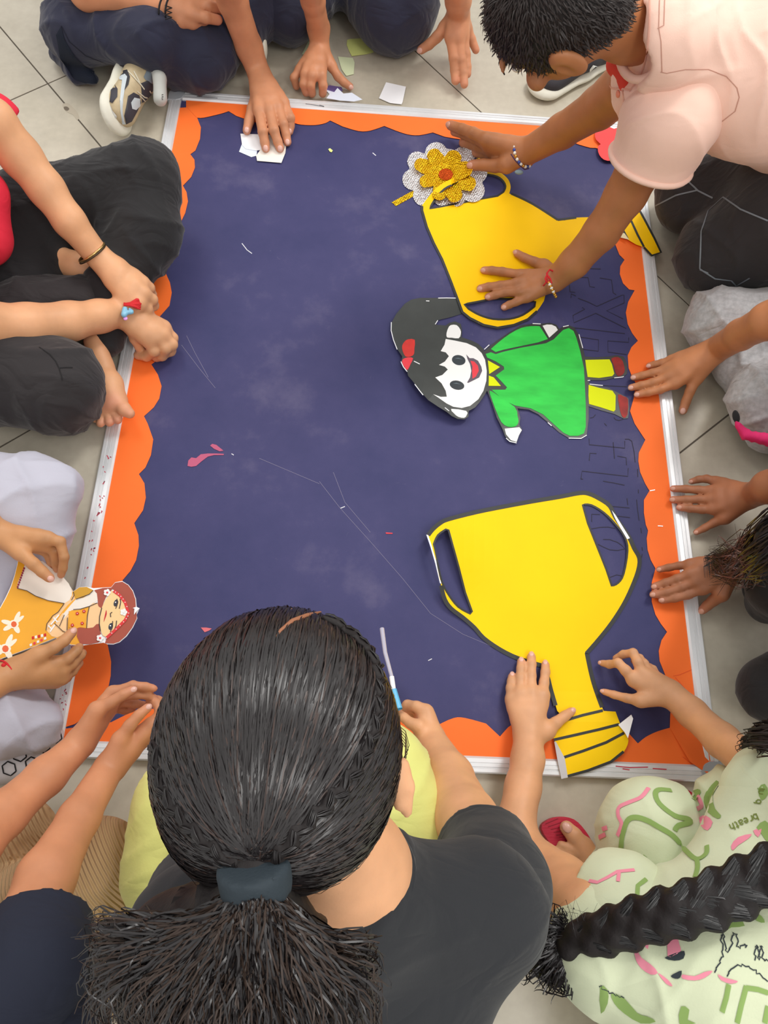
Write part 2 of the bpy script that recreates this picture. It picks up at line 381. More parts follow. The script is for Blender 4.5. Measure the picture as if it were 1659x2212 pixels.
# ================================================================ NOTICE BOARD
ZB = .010
WB, HB, RW = 1.12, 1.5059, .0275
def m_board():
    m, t, b = nt('navy_baize'); g = t.nodes.new('ShaderNodeNewGeometry')
    n = t.nodes.new('ShaderNodeTexNoise'); n.inputs['Scale'].default_value = 4.5; n.inputs['Detail'].default_value = 7; n.inputs['Roughness'].default_value = .65; t.links.new(g.outputs['Position'], n.inputs[0])
    r = t.nodes.new('ShaderNodeValToRGB'); r.color_ramp.elements[0].position = .3; r.color_ramp.elements[1].position = .74
    r.color_ramp.elements[0].color = (*lin((53, 55, 98)), 1); r.color_ramp.elements[1].color = (*lin((92, 88, 122)), 1); e = r.color_ramp.elements.new(.55); e.color = (*lin((64, 63, 106)), 1)
    t.links.new(n.outputs[0], r.inputs[0])
    # chalky scuffs
    n3 = t.nodes.new('ShaderNodeTexNoise'); n3.inputs['Scale'].default_value = 30; n3.inputs['Detail'].default_value = 8; n3.inputs['Roughness'].default_value = .75; n3.inputs['Distortion'].default_value = 1.5; t.links.new(g.outputs['Position'], n3.inputs[0])
    r3 = t.nodes.new('ShaderNodeMapRange'); r3.inputs[1].default_value = .66; r3.inputs[2].default_value = .80; r3.inputs[3].default_value = 0; r3.inputs[4].default_value = .35; t.links.new(n3.outputs[0], r3.inputs[0])
    mx = t.nodes.new('ShaderNodeMix'); mx.data_type = 'RGBA'; t.links.new(r3.outputs[0], mx.inputs[0]); t.links.new(r.outputs[0], mx.inputs[6]); mx.inputs[7].default_value = (*lin((150, 146, 165)), 1)
    t.links.new(mx.outputs[2], b.inputs['Base Color']); b.inputs['Roughness'].default_value = .62; b.inputs['Specular IOR Level'].default_value = .3
    n2 = t.nodes.new('ShaderNodeTexNoise'); n2.inputs['Scale'].default_value = 900; t.links.new(g.outputs['Position'], n2.inputs[0])
    bp = t.nodes.new('ShaderNodeBump'); bp.inputs['Strength'].default_value = .25; bp.inputs['Distance'].default_value = .0005; t.links.new(n2.outputs[0], bp.inputs['Height']); t.links.new(bp.outputs[0], b.inputs['Normal']); return m
M_board = m_board()
M_alu = mat('aluminium', (226, 228, 230), .38, metal=.35, bump=.05, bscale=60, var=.05, vscale=14)
M_cap = mat('grey_plastic', (172, 178, 184), .35)
M_or = mat('orange_paper', (255, 118, 48), .65, spec=.25, var=.05, vscale=7, bump=.06, bscale=300)
board = thing('notice_board', 'large navy notice board with aluminium frame and orange scalloped border lying on the tiled floor', 'notice board', (WB/2, HB/2, 0))
box_w('panel', (WB/2, HB/2, ZB/2+.0005), (WB/2-.004, 0, 0), (0, HB/2-.004, 0), (0, 0, ZB/2-.0005), M_board, board)
def rail(x0, y0, x1, y1, cx, cy):
    """grooved aluminium rail with a profile swept along one side; (cx, cy) points inwards"""
    prof = [(0, .0005), (0, .014), (.002, .0160), (.0075, .0160), (.0085, .0145), (.0095, .0145), (.0105, .0160), (.0150, .0160), (.0155, .0150), (.0165, .0150), (.0170, .0160), (.0235, .0155), (.0270, .0125), (.0275, .0102), (.0275, .0005)]
    V_ = []; F_ = []
    for (x, y) in ((x0, y0), (x1, y1)):
        for d, z in prof: V_.append((x+cx*d, y+cy*d, z))
    n = len(prof)
    for i in range(n-1): F_.append([i, i+1, n+i+1, n+i])
    F_ += [list(range(n)), list(range(2*n-1, n-1, -1))]
    o = mesh('frame_rail', V_, F_, M_alu, board, smooth_=False); return o
cp = .030
rail(cp, 0, WB-cp, 0, 0, 1); rail(WB-cp, HB, cp, HB, 0, -1); rail(0, HB-cp, 0, cp, 1, 0); rail(WB, cp, WB, HB-cp, -1, 0)
for (x, y, sx, sy) in ((0, 0, 1, 1), (WB, 0, -1, 1), (0, HB, 1, -1), (WB, HB, -1, -1)):
    e = .004; pts = []
    r = .016
    for a in np.linspace(180, 270, 7): pts.append((r-e+r*math.cos(math.radians(a)), r-e+r*math.sin(math.radians(a))))
    pts += [(cp+.004, -e), (cp+.004, RW*.6), (RW+.002, RW*.95), (RW*.95, RW+.002), (RW*.6, cp+.004), (-e, cp+.004)]
    V_ = [(x+sx*a, y+sy*b, .0005) for a, b in pts]+[(x+sx*a, y+sy*b, .0150) for a, b in pts]+[(x+sx*(a*.9+.0015), y+sy*(b*.9+.0015), .0172) for a, b in pts]
    n = len(pts); F_ = [list(range(n)), list(range(3*n-1, 2*n-1, -1))]
    for L in (0, 1):
        for i in range(n): F_.append([L*n+i, L*n+(i+1) % n, (L+1)*n+(i+1) % n, (L+1)*n+i])
    mesh('corner_cap', V_, F_, M_cap, board, smooth_=False, label='grey plastic corner cap')
# scalloped orange border, four paper strips
Lin = [(402,208),(404,232),(425,252),(434,275),(432,300),(422,325),(411,333),(420,345),(421,362),(413,382),(395,401),(403,415),(406,435),(400,460),(388,485),(376,499),(371,508),(381,533),(377,556),(353,579),(367,610),(371,632),(366,660),(343,686),(352,712),(352,750),(341,777),(327,787),(341,809),(349,834),(344,861),(332,880),(311,899),(319,915),(331,949),(326,983),(314,1010),(300,1024),(312,1044),(315,1075),(309,1102),(290,1130),(299,1156),(300,1179),(294,1210),(282,1233),(265,1253),(262,1290),(255,1340),(228,1375),(233,1395),(240,1429),(239,1460),(233,1490),(200,1535),(162,1564),(133,1573)]
Lout = [(192,1260),(216,1149),(240,1038),(256,919),(280,797),(294,757),(318,640),(336,540),(352,440),(360,335),(366,300),(378,240),(383,233),(402,232)]
sheet('scalloped_border', Lin+Lout, ZB+.0012, M_or, board, label='orange paper strip with scalloped edge')
Tin = smooth([(425,254),(440,254),(475,246),(494,240)], 3, False)+smooth([(510,250),(530,257),(560,266),(590,265),(601,258)], 3, False)+smooth([(612,259),(630,264),(650,269),(680,270),(702,266),(713,260)], 3, False)+smooth([(740,273),(775,283),(800,282),(830,272)], 3, False)+smooth([(855,282),(880,290),(905,292),(935,286)], 3, False)+smooth([(960,295),(990,300),(1030,303),(1060,296)], 3, False)+smooth([(1080,305),(1107,311),(1150,318),(1190,318),(1217,313),(1237,307)], 3, False)+smooth([(1250,312),(1275,319),(1292,321),(1320,340),(1345,350)], 3, False)
sheet('scalloped_border', [(400,206),(700,231),(830,241),(1180,269),(1265,279),(1352,288)]+Tin[::-1]+[(404,232)], ZB+.0018, M_or, board, label='orange paper strip with scalloped edge')
Rin = [(1345,350),(1330,440),(1326,512),(1328,525),(1338,550),(1349,561),(1340,575),(1339,592),(1346,612),(1359,625),(1371,627),(1357,652),(1352,675),(1356,700),(1366,720),(1378,736),(1364,750),(1356,768),(1358,795),(1364,810),(1374,829),(1369,860),(1361,888),(1371,915),(1384,935),(1394,950),(1380,978),(1379,996),(1383,1020),(1394,1045),(1403,1060),(1391,1080),(1391,1108),(1395,1133),(1400,1146),(1397,1163),(1399,1188),(1406,1210),(1416,1228),(1408,1258),(1408,1300),(1416,1328),(1428,1348),(1441,1365),(1429,1383),(1423,1406),(1425,1428),(1439,1463),(1457,1493),(1448,1540),(1447,1572)]
Rout = [(1352,288),(1368,400),(1391,535),(1404,625),(1417,740),(1430,855),(1447,993),(1464,1105),(1475,1213),(1487,1306),(1502,1418),(1520,1530),(1541,1645),(1528,1671),(1490,1645)]
def zr(x, y): return ZB+.0014+(.006*max(0, (y-1560)/110) if y > 1560 and x > 1440 else 0)
sheet('scalloped_border', Rin+Rout[::-1], zr, M_or, board, step=40, label='orange paper strip with scalloped edge')
Bin = smooth([(1447,1572),(1420,1580),(1395,1592),(1378,1606)], 3, False)+smooth([(1350,1575),(1310,1560),(1270,1562),(1235,1592)], 3, False)+smooth([(1200,1565),(1160,1552),(1110,1562),(1080,1591)], 3, False)+smooth([(1050,1563),(1005,1551),(980,1551),(945,1567),(930,1580)], 3, False)+smooth([(900,1556),(850,1540),(800,1548),(765,1575)], 3, False)+smooth([(730,1550),(690,1538),(640,1545),(600,1570)], 3, False)+smooth([(560,1545),(510,1532),(460,1540),(425,1562)], 3, False)+[(390,1540),(340,1530),(290,1535),(240,1560)]
sheet('scalloped_border', Bin+[(135,1575),(118,1598),(600,1624),(975,1639),(1080,1642),(1195,1643),(1320,1650),(1505,1659),(1528,1662)], ZB+.0016, M_or, board, label='orange paper strip with scalloped edge')
M_fold = mat('paper_crease', (232, 84, 22), .6)
stroke('crease', [cr(cV, [(840, 1868), (895, 1858)]), cr(cV, [(895, 1858), (960, 1830), (1050, 1795)]), cr(cV, [(860, 1880), (980, 2020), (1110, 2140)]), cr(cF, [(1290, 1270), (1340, 1310)])], 1.2, ZB+.0019, M_fold, board)
M_wh = mat('white_paper', (246, 247, 250), .5, bump=.04)
stroke('staple', [cr(cV, [(708, 571), (752, 574)]), cr(cV, [(848, 553), (860, 553)]), cr(cV, [(640, 268), (684, 260)])], 1.6, ZB+.0022, mat('staple_steel', (225, 225, 228), .3, metal=.6), board)
# pencilled outline letters EXHIBITION along the right edge of the board
M_pen = mat('pencil_line', (34, 30, 52), .7)
JK = []
for L in ([(380,213),(500,218),(520,325),(580,335)],[(640,222),(780,245),(800,400),(835,422)],[(278,305),(284,388),(345,395)],[(296,460),(300,412),(355,438)],
          [(450,108),(650,115)],[(380,465),(500,510),(605,562),(900,430),(928,425),(932,520),(722,615),(920,712)],[(430,575),(460,596),(318,672),(330,758),(592,645),(955,826)],
          [(330,818),(600,848),(940,888)],[(395,928),(625,962),(622,1098),(435,1075)],[(985,935),(985,992),(735,975),(738,1108),(960,1138)],
          [(680,1508),(960,1522)],[(525,1895),(560,1890),(588,1855)],[(808,1890),(830,1915),(870,1925),(920,1910)],[(695,1960),(722,1990)]):
    JK.append(cr(cJ, L))
for L in ([(512,262),(514,334),(940,376),(938,290)],[(940,268),(985,268),(1022,292),(1050,420),(1062,545)],[(514,525),(522,436),(600,440)],[(800,305),(815,500)],[(850,470),(955,490),(960,578)],
          [(415,745),(428,650),(975,713),(980,615)],[(415,745),(440,745)],[(680,770),(800,790),(935,818)],[(965,975),(975,1055)],[(755,1068),(995,1090)],[(845,1186),(1000,1205)],
          [(543,1255),(543,1165),(640,1168)],[(1080,990),(1090,1100),(1110,1240)],[(1092,625),(1094,720)],[(1100,870),(1102,915)],[(1130,1330),(1138,1390)],[(1145,1560),(1150,1600)],[(1148,1640),(1140,1680)],
          [(540,1340),(640,1322),(740,1318),(820,1335)],[(680,1466),(760,1468),(850,1500),(900,1535),(940,1578),(850,1598),(760,1590),(690,1560),(620,1525)],[(760,1920),(840,1890),(900,1900)]):
    JK.append(cr(cK, L))
stroke('pencil_lettering', JK, 1.5, ZB+.0006, M_pen, board, label='thin pencilled outline letters reading EXHIBITION')
# chalk scratches and faint marks
M_sc = mat('chalk_scratch', (118, 114, 142), .8)
stroke('scratch', [[(690,1040),(735,1098),(800,1170),(870,1250),(930,1325),(1000,1370),(1060,1395)], [(392,745),(430,795),(465,838)], [(403,725),(420,760),(450,815)], [(720,1020),(745,1085),(800,1150)], [(560,990),(690,1045)]], 1.0, ZB+.0004, M_sc, board)
M_sp = mat('white_speck', (226, 226, 232), .6)
stroke('scratch', [cr(cC, [(1585,180),(1612,200)]), cr(cC, [(1548,135),(1583,180)]), [(500,980),(505,983)], [(735,1098),(745,1094)], [(925,1427),(933,1423)], [(805,330),(812,336)]], 1.6, ZB+.0004, M_sp, board)
# old paint dabs on the frame
M_rp = mat('red_paint', (196, 40, 70), .5)
sp = []
for _ in range(60):
    y = rng.uniform(960, 1560); x = 248-(y-960)*.1875-rng.uniform(2, 16); a = rng.uniform(-3, 3, 2); sp.append([(x, y), (x+a[0], y+a[1]), (x+a[1], y+a[0]+2)])
stroke('paint_dab', sp, 1.8, .0162, M_rp, board, stuff=True)
stroke('paint_dab', [[(1330,1655),(1360,1658),(1400,1657)], [(1410,1660),(1440,1662)], [(1345,1661),(1360,1663)]], 2.2, .0162, M_rp, board)
stroke('paint_dab', [[(425,208),(470,212)], [(660,224),(700,230),(690,227)]], 1.5, .0162, mat('grey_scuff', (120, 120, 124), .7), board)
# ================================================================ LOOSE PAPER CUT-OUTS
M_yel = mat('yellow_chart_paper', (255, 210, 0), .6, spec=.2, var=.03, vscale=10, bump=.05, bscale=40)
M_blk = mat('black_marker', (40, 42, 40), .55)
def hump(cx_, cy_, r, a): return lambda x, y: a*math.exp(-((x-cx_)**2+(y-cy_)**2)/(2*r*r))
# --- trophy with handles, lower right
h1 = hump(900, 1200, 75, .034); h2 = hump(1390, 1150, 45, .006); h3 = hump(1250, 1620, 60, .012)
zT = lambda x, y: ZB+.0012+h1(x, y)+h2(x, y)+max(0, min(1, (y-1500)/60))*.0065+h3(x, y)*.3
T2 = cr(cF, smooth([(190,312),(212,285),(242,260),(278,243),(400,212),(520,188),(640,166),(760,146),(845,130),(885,133),(932,155),(975,186),(1000,235),(1055,315),(1080,368),(1103,412),(1098,465),(1070,540),(1035,612),(985,690),(930,760),(876,822)], 3, False)+smooth([(876,822),(890,890),(905,950),(925,1010),(948,1072)], 3, False)+[(1000,1075),(1020,1128),(1040,1160)]+smooth([(1040,1160),(1056,1200),(1035,1250),(990,1290),(900,1328),(790,1362)], 3, False)+[(768,1363),(752,1290),(738,1205),(732,1190),(740,1145),(775,1100),(748,1072)]+smooth([(748,1072),(722,985),(705,920),(682,876)], 3, False)+smooth([(682,876),(580,845),(500,806),(430,757),(390,712),(340,668),(290,630),(262,590),(246,530),(226,430),(205,360)], 3, False))
hl = cr(cF, smooth([(214,350),(232,312),(266,287)], 3, False)+[(278,290),(300,370),(322,450),(350,560),(380,643)]+smooth([(372,652),(320,622),(280,572),(250,515),(230,430)], 3, False))
hr = cr(cF, smooth([(858,180),(895,182),(950,215),(1000,265),(1040,320),(1052,380),(1035,480),(1012,518),(984,532)], 3, False)+[(960,460),(920,360),(880,260)])
tr2 = thing('paper_trophy', 'upright yellow paper trophy cutout with two handles on the board beside the pencilled letters', 'cutout', tuple(P(1140, 1350, 0)), group=None)
sheet('trophy_sheet', T2, zT, M_yel, tr2, [hl, hr], step=22)
zz = lambda x, y: zT(x, y)+.0005
cxT, cyT = 1155, 1290; run = []; runs = []
for q_ in T2+[T2[0]]:
    if q_[1] < 1534 and not (q_[0] < 952 and 1160 < q_[1] < 1262): run.append(q_)
    else:
        if len(run) > 2: runs.append(run)
        run = []
if len(run) > 2: runs.append(run)
stroke('marker_outline', runs, 9, lambda x, y: zT(x, y)+.0004, M_blk, tr2)
stroke('marker_outline', [hl, hr], 4, zz, M_blk, tr2, closed=True)
stroke('marker_line', [cr(cF, l) for l in ([(785,1112),(860,1090),(945,1070)], [(733,1197),(830,1175),(930,1152),(1015,1130)], [(770,1275),(860,1245),(960,1208),(1037,1167)], [(790,1355),(880,1330),(980,1292),(1035,1248)])], 6, zz, M_blk, tr2)
sheet('white_tab', cr(cF, [(1012,1132),(1068,1088),(1076,1105),(1054,1190),(1040,1165)]), lambda x, y: zT(x, y)+.004+(x-1340)*.0003, M_wh, tr2, label='white paper tab under the base')
sheet('white_edge', cr(cF, [(984,205),(1000,225),(1062,325),(1050,330),(1010,262),(996,235)]), lambda x, y: zT(x, y)+.0008, M_wh, tr2)
sheet('white_edge', cr(cF, [(182,310),(190,312),(206,360),(228,430),(247,522),(241,520),(220,432),(199,360)]), lambda x, y: zT(x, y)+.0003, M_wh, tr2)
sheet('white_edge', cr(cF, [(735,1205),(742,1205),(780,1275),(794,1360),(766,1366),(750,1290)]), lambda x, y: zT(x, y)+.0006, mat('grey_white_paper', (205, 203, 206), .6), tr2)
# --- trophy lying sideways, upper right
def zT1(x, y):
    z = ZB+.0016
    if x > 1330: z += min(1, (x-1330)/40)*.008
    if y < 450 and x < 985: z += .012*min(1, (450-y)/50)
    z += hump(1035, 690, 45, .005)(x, y)
    return z
T1 = smooth([(1100,418),(1103,402),(1095,384),(1070,368),(1030,366),(985,382),(950,400),(930,420),(912,443)], 4, False)+[(912,455),(922,490),(937,525),(955,560),(975,610),(990,650),(997,672)]+smooth([(1000,675),(1015,687),(1045,702),(1075,708),(1110,702),(1140,690),(1160,672),(1175,650)], 3, False)+smooth([(1175,650),(1190,600),(1215,565),(1250,535),(1305,511)], 3, False)+[(1326,508),(1354,516),(1374,528),(1391,534),(1408,552),(1428,545),(1414,515),(1394,477),(1374,440),(1362,430),(1345,455)]+smooth([(1340,458),(1290,468),(1245,470),(1205,475),(1150,440),(1110,422)], 3, False)
g1 = smooth([(928,450),(940,430),(960,408),(985,396),(1030,378),(1066,379),(1084,388),(1092,402),(1088,414)], 3, False)+[(1075,423),(1030,431),(980,441),(945,448)]
g2 = smooth([(1003,657),(1030,652),(1065,646),(1110,646),(1157,652)], 3, False)+smooth([(1155,662),(1130,680),(1100,689),(1065,689),(1035,680),(1012,667)], 3, False)
tr1 = thing('paper_trophy', 'tilted yellow paper trophy cutout under the boy in pink, base over the frame', 'cutout', tuple(P(1090, 550, 0)), group=None)
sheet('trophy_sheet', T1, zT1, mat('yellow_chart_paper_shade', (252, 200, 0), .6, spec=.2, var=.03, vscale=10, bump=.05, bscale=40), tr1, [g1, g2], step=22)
zz1 = lambda x, y: zT1(x, y)+.0003
stroke('marker_outline', [[(912,445),(912,455),(922,490),(937,525),(955,560),(975,610),(990,650),(999,674),(1015,687),(1045,702),(1075,708),(1110,702),(1140,690),(1160,672)]], 5, zz1, M_blk, tr1)
stroke('marker_outline', [g1, g2], 4, zz1, M_blk, tr1, closed=True)
stroke('marker_outline', [smooth([(1205,475),(1150,440),(1104,418)], 4, False), [(1245,470),(1205,475)], [(1374,440),(1394,477),(1414,515),(1428,545),(1408,552),(1391,534)], [(1348,447),(1364,478),(1378,508),(1391,533)], [(1333,470),(1346,497),(1356,516)], [(1316,492),(1324,506)], [(1305,511),(1326,508)]], 4.5, zz1, M_blk, tr1)
sheet('curled_corner', cr(cU, [(325,275),(380,245),(420,255),(460,310),(400,295)]), lambda x, y: zT1(x, y)+.004, mat('cream_paper_back', (240, 226, 180), .6), tr1)
# --- paper girl
zD = lambda x, y: ZB+.0014+hump(905, 880, 70, .030)(x, y)+hump(850, 720, 40, .008)(x, y)+hump(1100, 910, 40, .006)(x, y)
m1 = [(1240,740),(1180,680),(1100,640),(980,600),(985,520),(970,440),(900,410),(830,430),(790,460),(740,455),(670,450),(700,395),(830,365),(980,320),(960,230),(930,130)]
sil = cr(cL, [(930,130),(700,130),(480,130),(380,150),(300,200),(200,320),(140,430),(135,520),(160,620),(210,740),(270,830),(260,890),(280,950),(330,1010),(340,1060),(400,1130),(500,1260),(580,1350),(700,1430),(800,1490),(860,1540),(930,1575),(1010,1580),(1060,1550),(1065,1480),(1140,1440),(1200,1370),(1260,1280),(1285,1235)])
sil += cr(cM, [(60,800),(110,930),(160,1080),(220,1200),(250,1280),(290,1330),(370,1350),(400,1260),(430,1215),(400,1160),(410,1080),(380,985),(500,1000),(600,1050),(720,1150),(820,1240),(920,1300),(1050,1300),(1110,1265),(1130,1100),(1130,965),(1270,1010),(1400,1045),(1500,1095),(1545,1090),(1560,1000),(1550,880),(1460,830),(1340,770),(1140,730),(1130,690),(1300,690),(1400,665),(1500,650),(1535,620),(1535,520),(1500,440),(1420,425),(1340,440),(1200,450),(1090,440),(1070,350),(1030,220),(980,135),(920,110),(860,125),(820,150),(790,105),(720,85),(620,95),(540,95),(420,110),(300,180),(180,260),(100,320),(30,385)])
sil += cr(cL, m1[:-1])
girl = thing('paper_girl', 'paper cutout of a girl with black ponytail, green dress, yellow socks and red shoes', 'cutout', tuple(P(1100, 800, 0)))
sheet('backing_sheet', sil, zD, mat('black_paint', (52, 56, 54), .42, var=.12, vscale=30), girl, step=20)
def up(d): return lambda x, y: zD(x, y)+d
M_gw = mat('white_paint', (240, 240, 238), .5); M_red = mat('red_paint_bow', (206, 42, 34), .5, var=.15, vscale=60); M_gr = mat('green_paint', (54, 200, 76), .6, spec=.25, var=.17, vscale=16, stretch=(1, 2.6, 1))
M_ly = mat('lime_paint', (222, 232, 10), .6, spec=.2, var=.03); M_dk = mat('dark_grey_paint', (44, 54, 60), .35); M_ro = mat('rose_paint', (226, 52, 66), .5)
face = cr(cL, [(790,620),(900,640),(1040,670),(1150,720),(1220,790),(1260,870),(1280,1000),(1275,1120),(1240,1240),(1180,1340),(1080,1420),(980,1445),(880,1430),(800,1390),(700,1320),(640,1280),(730,1312),(803,1310),(790,1240),(740,1150),(665,1080),(750,1050),(815,985),(780,950),(710,930),(780,890),(828,825),(790,780),(730,765),(775,690)])
sheet('face', face, up(.0005), M_gw, girl, step=20)
sheet('ear', cr(cL, smooth([(850,455),(920,455),(965,510),(970,560),(945,612),(860,605),(805,600),(800,550),(820,490)], 2)), up(.0005), M_gw, girl)
sheet('ear', cr(cL, smooth([(855,1455),(1035,1480),(1040,1530),(1010,1562),(940,1550),(890,1510)], 2)), up(.0005), M_gw, girl)
def ell2(c, rx, ry, rot=0, n=20):
    a = math.radians(rot); return [(c[0]+rx*math.cos(t)*math.cos(a)-ry*math.sin(t)*math.sin(a), c[1]+rx*math.cos(t)*math.sin(a)+ry*math.sin(t)*math.cos(a)) for t in np.linspace(0, 2*math.pi, n, endpoint=False)]
for c, rx, ry in (((945, 873), 82, 60), ((925, 1172), 88, 54)):
    e = sheet('eye', cr(cL, ell2(c, rx, ry, 12)), up(.0009), M_dk, girl)
    sheet('eye_shine', cr(cL, [(c[0]-50, c[1]-20), (c[0]-5, c[1]-28), (c[0]+45, c[1]-8), (c[0], c[1]-16)]), up(.0012), mat('eye_grey', (96, 112, 120), .4), e)
sheet('mouth', cr(cL, [(1035,805),(1075,850),(1120,850),(1175,880),(1215,950),(1225,1000),(1190,1080),(1120,1115),(1060,1145),(1045,1140),(1080,1080),(1095,1000),(1080,920),(1050,860)]), up(.0009), mat('mouth_grey', (92, 82, 94), .5), girl)
sheet('lips', cr(cL, [(1085,880),(1130,890),(1175,940),(1185,1000),(1150,1070),(1110,1095),(1105,1000),(1110,950)]), up(.0012), M_ro, girl)
sheet('bow', cr(cL, smooth([(300,650),(340,625),(420,630),(415,740),(410,800),(370,830),(310,830),(275,760),(270,700)], 2)), up(.0005), M_red, girl)
sheet('bow', cr(cL, smooth([(280,860),(340,840),(400,850),(370,920),(335,990),(300,960),(270,900)], 2)), up(.0005), M_ro, girl)
sheet('dress', cr(cM, [(150,415),(230,390),(400,350),(680,300),(760,260),(860,160),(920,140),(970,170),(1000,240),(1040,380),(1080,560),(1090,740),(1100,960),(1100,1180),(1080,1250),(1020,1275),(930,1275),(860,1240),(760,1150),(650,1050),(520,985),(350,955),(240,900),(130,810),(110,790),(250,790),(270,765),(200,690),(150,640),(240,575),(236,545),(150,490),(60,450),(45,412),(100,395)]), up(.0005), M_gr, girl, step=14)
sheet('sleeve', cr(cM, smooth([(100,360),(180,290),(300,200),(420,138),(520,120),(612,120)], 2, False)+[(640,160),(700,255),(600,290),(400,332),(230,368),(150,392)]), up(.0005), M_gr, girl)
sheet('sleeve', cr(cM, smooth([(85,800),(160,840),(350,970),(380,1060),(390,1130),(360,1175),(280,1180),(210,1130),(150,1000),(110,890)], 2)), up(.0005), M_gr, girl)
sheet('hand', cr(cM, [(645,115),(690,102),(740,104),(785,125),(805,160),(760,200),(715,240)]), up(.0005), M_gw, girl)
sheet('hand', cr(cM, [(245,1200),(400,1185),(425,1215),(395,1270),(370,1340),(310,1320),(260,1260)]), up(.0005), M_gw, girl)
sheet('collar', cr(cM, [(68,480),(195,550),(82,625)]), up(.0006), M_ly, girl); sheet('collar', cr(cM, [(78,640),(130,660),(205,750),(76,748)]), up(.0006), M_ly, girl)
sheet('sock', cr(cM, [(1095,475),(1350,470),(1375,520),(1400,620),(1380,645),(1240,665),(1120,655),(1105,560)]), up(.0005), M_ly, girl)
sheet('sock', cr(cM, [(1130,738),(1240,770),(1380,800),(1415,850),(1412,1000),(1395,1020),(1260,975),(1135,940),(1128,850)]), up(.0005), M_ly, girl)
M_ds = mat('dark_red_paint', (150, 28, 22), .6, var=.3, vscale=60)
sheet('shoe', cr(cM, smooth([(1370,460),(1440,445),(1490,490),(1510,580),(1490,630),(1440,648),(1410,600),(1390,520)], 2)), up(.0005), M_ds, girl)
sheet('shoe', cr(cM, smooth([(1440,840),(1500,860),(1545,890),(1540,1050),(1500,1085),(1470,1040),(1450,950)], 2)), up(.0005), M_ds, girl)
we = [cr(cL, l) for l in ([(140,420),(138,520),(165,630),(210,745)], [(255,890),(285,955),(330,1010)], [(420,1160),(480,1240),(520,1290)], [(700,132),(800,130),(920,132)], [(665,445),(695,398)], [(780,1440),(830,1480)], [(1250,745),(1310,690)], [(410,885),(480,920)], [(555,165),(595,167)])]+[cr(cM, l) for l in ([(540,92),(625,96)], [(1028,205),(1068,350)], [(860,125),(920,112)], [(1120,692),(1145,690)], [(1400,665),(1490,655),(1500,650)], [(1140,730),(1280,745)], [(700,1135),(740,1170)], [(920,1300),(1050,1303),(1110,1268)], [(260,1300),(300,1335),(370,1350)])]
stroke('white_paper_edge', we, 1.6, up(.0007), M_wh, girl)
# --- foil flower
def m_foil(name, col, rough=.28, sc_=60):
    m, t, b = nt(name); g = t.nodes.new('ShaderNodeNewGeometry'); b.inputs['Base Color'].default_value = (*lin(col), 1); b.inputs['Metallic'].default_value = .8; b.inputs['Roughness'].default_value = rough
    mp = t.nodes.new('ShaderNodeMapping'); mp.inputs['Rotation'].default_value = (0, 0, .4); t.links.new(g.outputs['Position'], mp.inputs[0])
    n = t.nodes.new('ShaderNodeTexVoronoi'); n.inputs['Scale'].default_value = 230; n.inputs['Randomness'].default_value = .25; t.links.new(mp.outputs[0], n.inputs[0])
    n2 = t.nodes.new('ShaderNodeTexNoise'); n2.inputs['Scale'].default_value = sc_; t.links.new(mp.outputs[0], n2.inputs[0])
    ad = t.nodes.new('ShaderNodeMath'); ad.operation = 'MULTIPLY_ADD'; ad.inputs[1].default_value = 2.0; t.links.new(n2.outputs[0], ad.inputs[0]); t.links.new(n.outputs['Distance'], ad.inputs[2])
    bp = t.nodes.new('ShaderNodeBump'); bp.inputs['Strength'].default_value = 1; bp.inputs['Distance'].default_value = .0030; cr_ = t.nodes.new('ShaderNodeValToRGB'); cr_.color_ramp.elements[0].position = .25; cr_.color_ramp.elements[0].color = (*lin(col), 1); cr_.color_ramp.elements[1].position = .62; cr_.color_ramp.elements[1].color = (*[v*.74 for v in lin(col)], 1); t.links.new(n.outputs['Distance'], cr_.inputs[0]); t.links.new(cr_.outputs[0], b.inputs['Base Color']); t.links.new(ad.outputs[0], bp.inputs['Height']); t.links.new(bp.outputs[0], b.inputs['Normal']); return m
M_silver = m_foil('silver_foil', (250, 247, 248)); M_gold = m_foil('gold_foil', (255, 200, 24)); M_glit = m_foil('orange_glitter', (250, 104, 36), .45, 300)
fw = thing('foil_flower', 'silver and gold foil flower with orange glitter centre beside the tilted trophy', 'flower', tuple(P(963, 380, 0)))
circ = [((500,250),118),((790,290),115),((300,335),105),((255,525),112),((370,690),115),((560,710),95),((920,450),118),((885,640),125),((710,710),100),((600,460),260)]
star = []
for a in np.linspace(0, 2*math.pi, 120, endpoint=False):
    d = np.array((math.cos(a), math.sin(a))); o_ = np.array((590., 480.)); best = 0
    for c, r in circ:
        q = np.array(c)-o_; b_ = d@q; disc = b_*b_-q@q+r*r
        if disc > 0: best = max(best, b_+math.sqrt(disc))
    star.append(tuple(o_+d*best))
zF = lambda x, y: ZB+.0022+hump(1020, 420, 30, .003)(x, y)
sheet('silver_backing', cr(cR, star), zF, M_silver, fw, step=12)
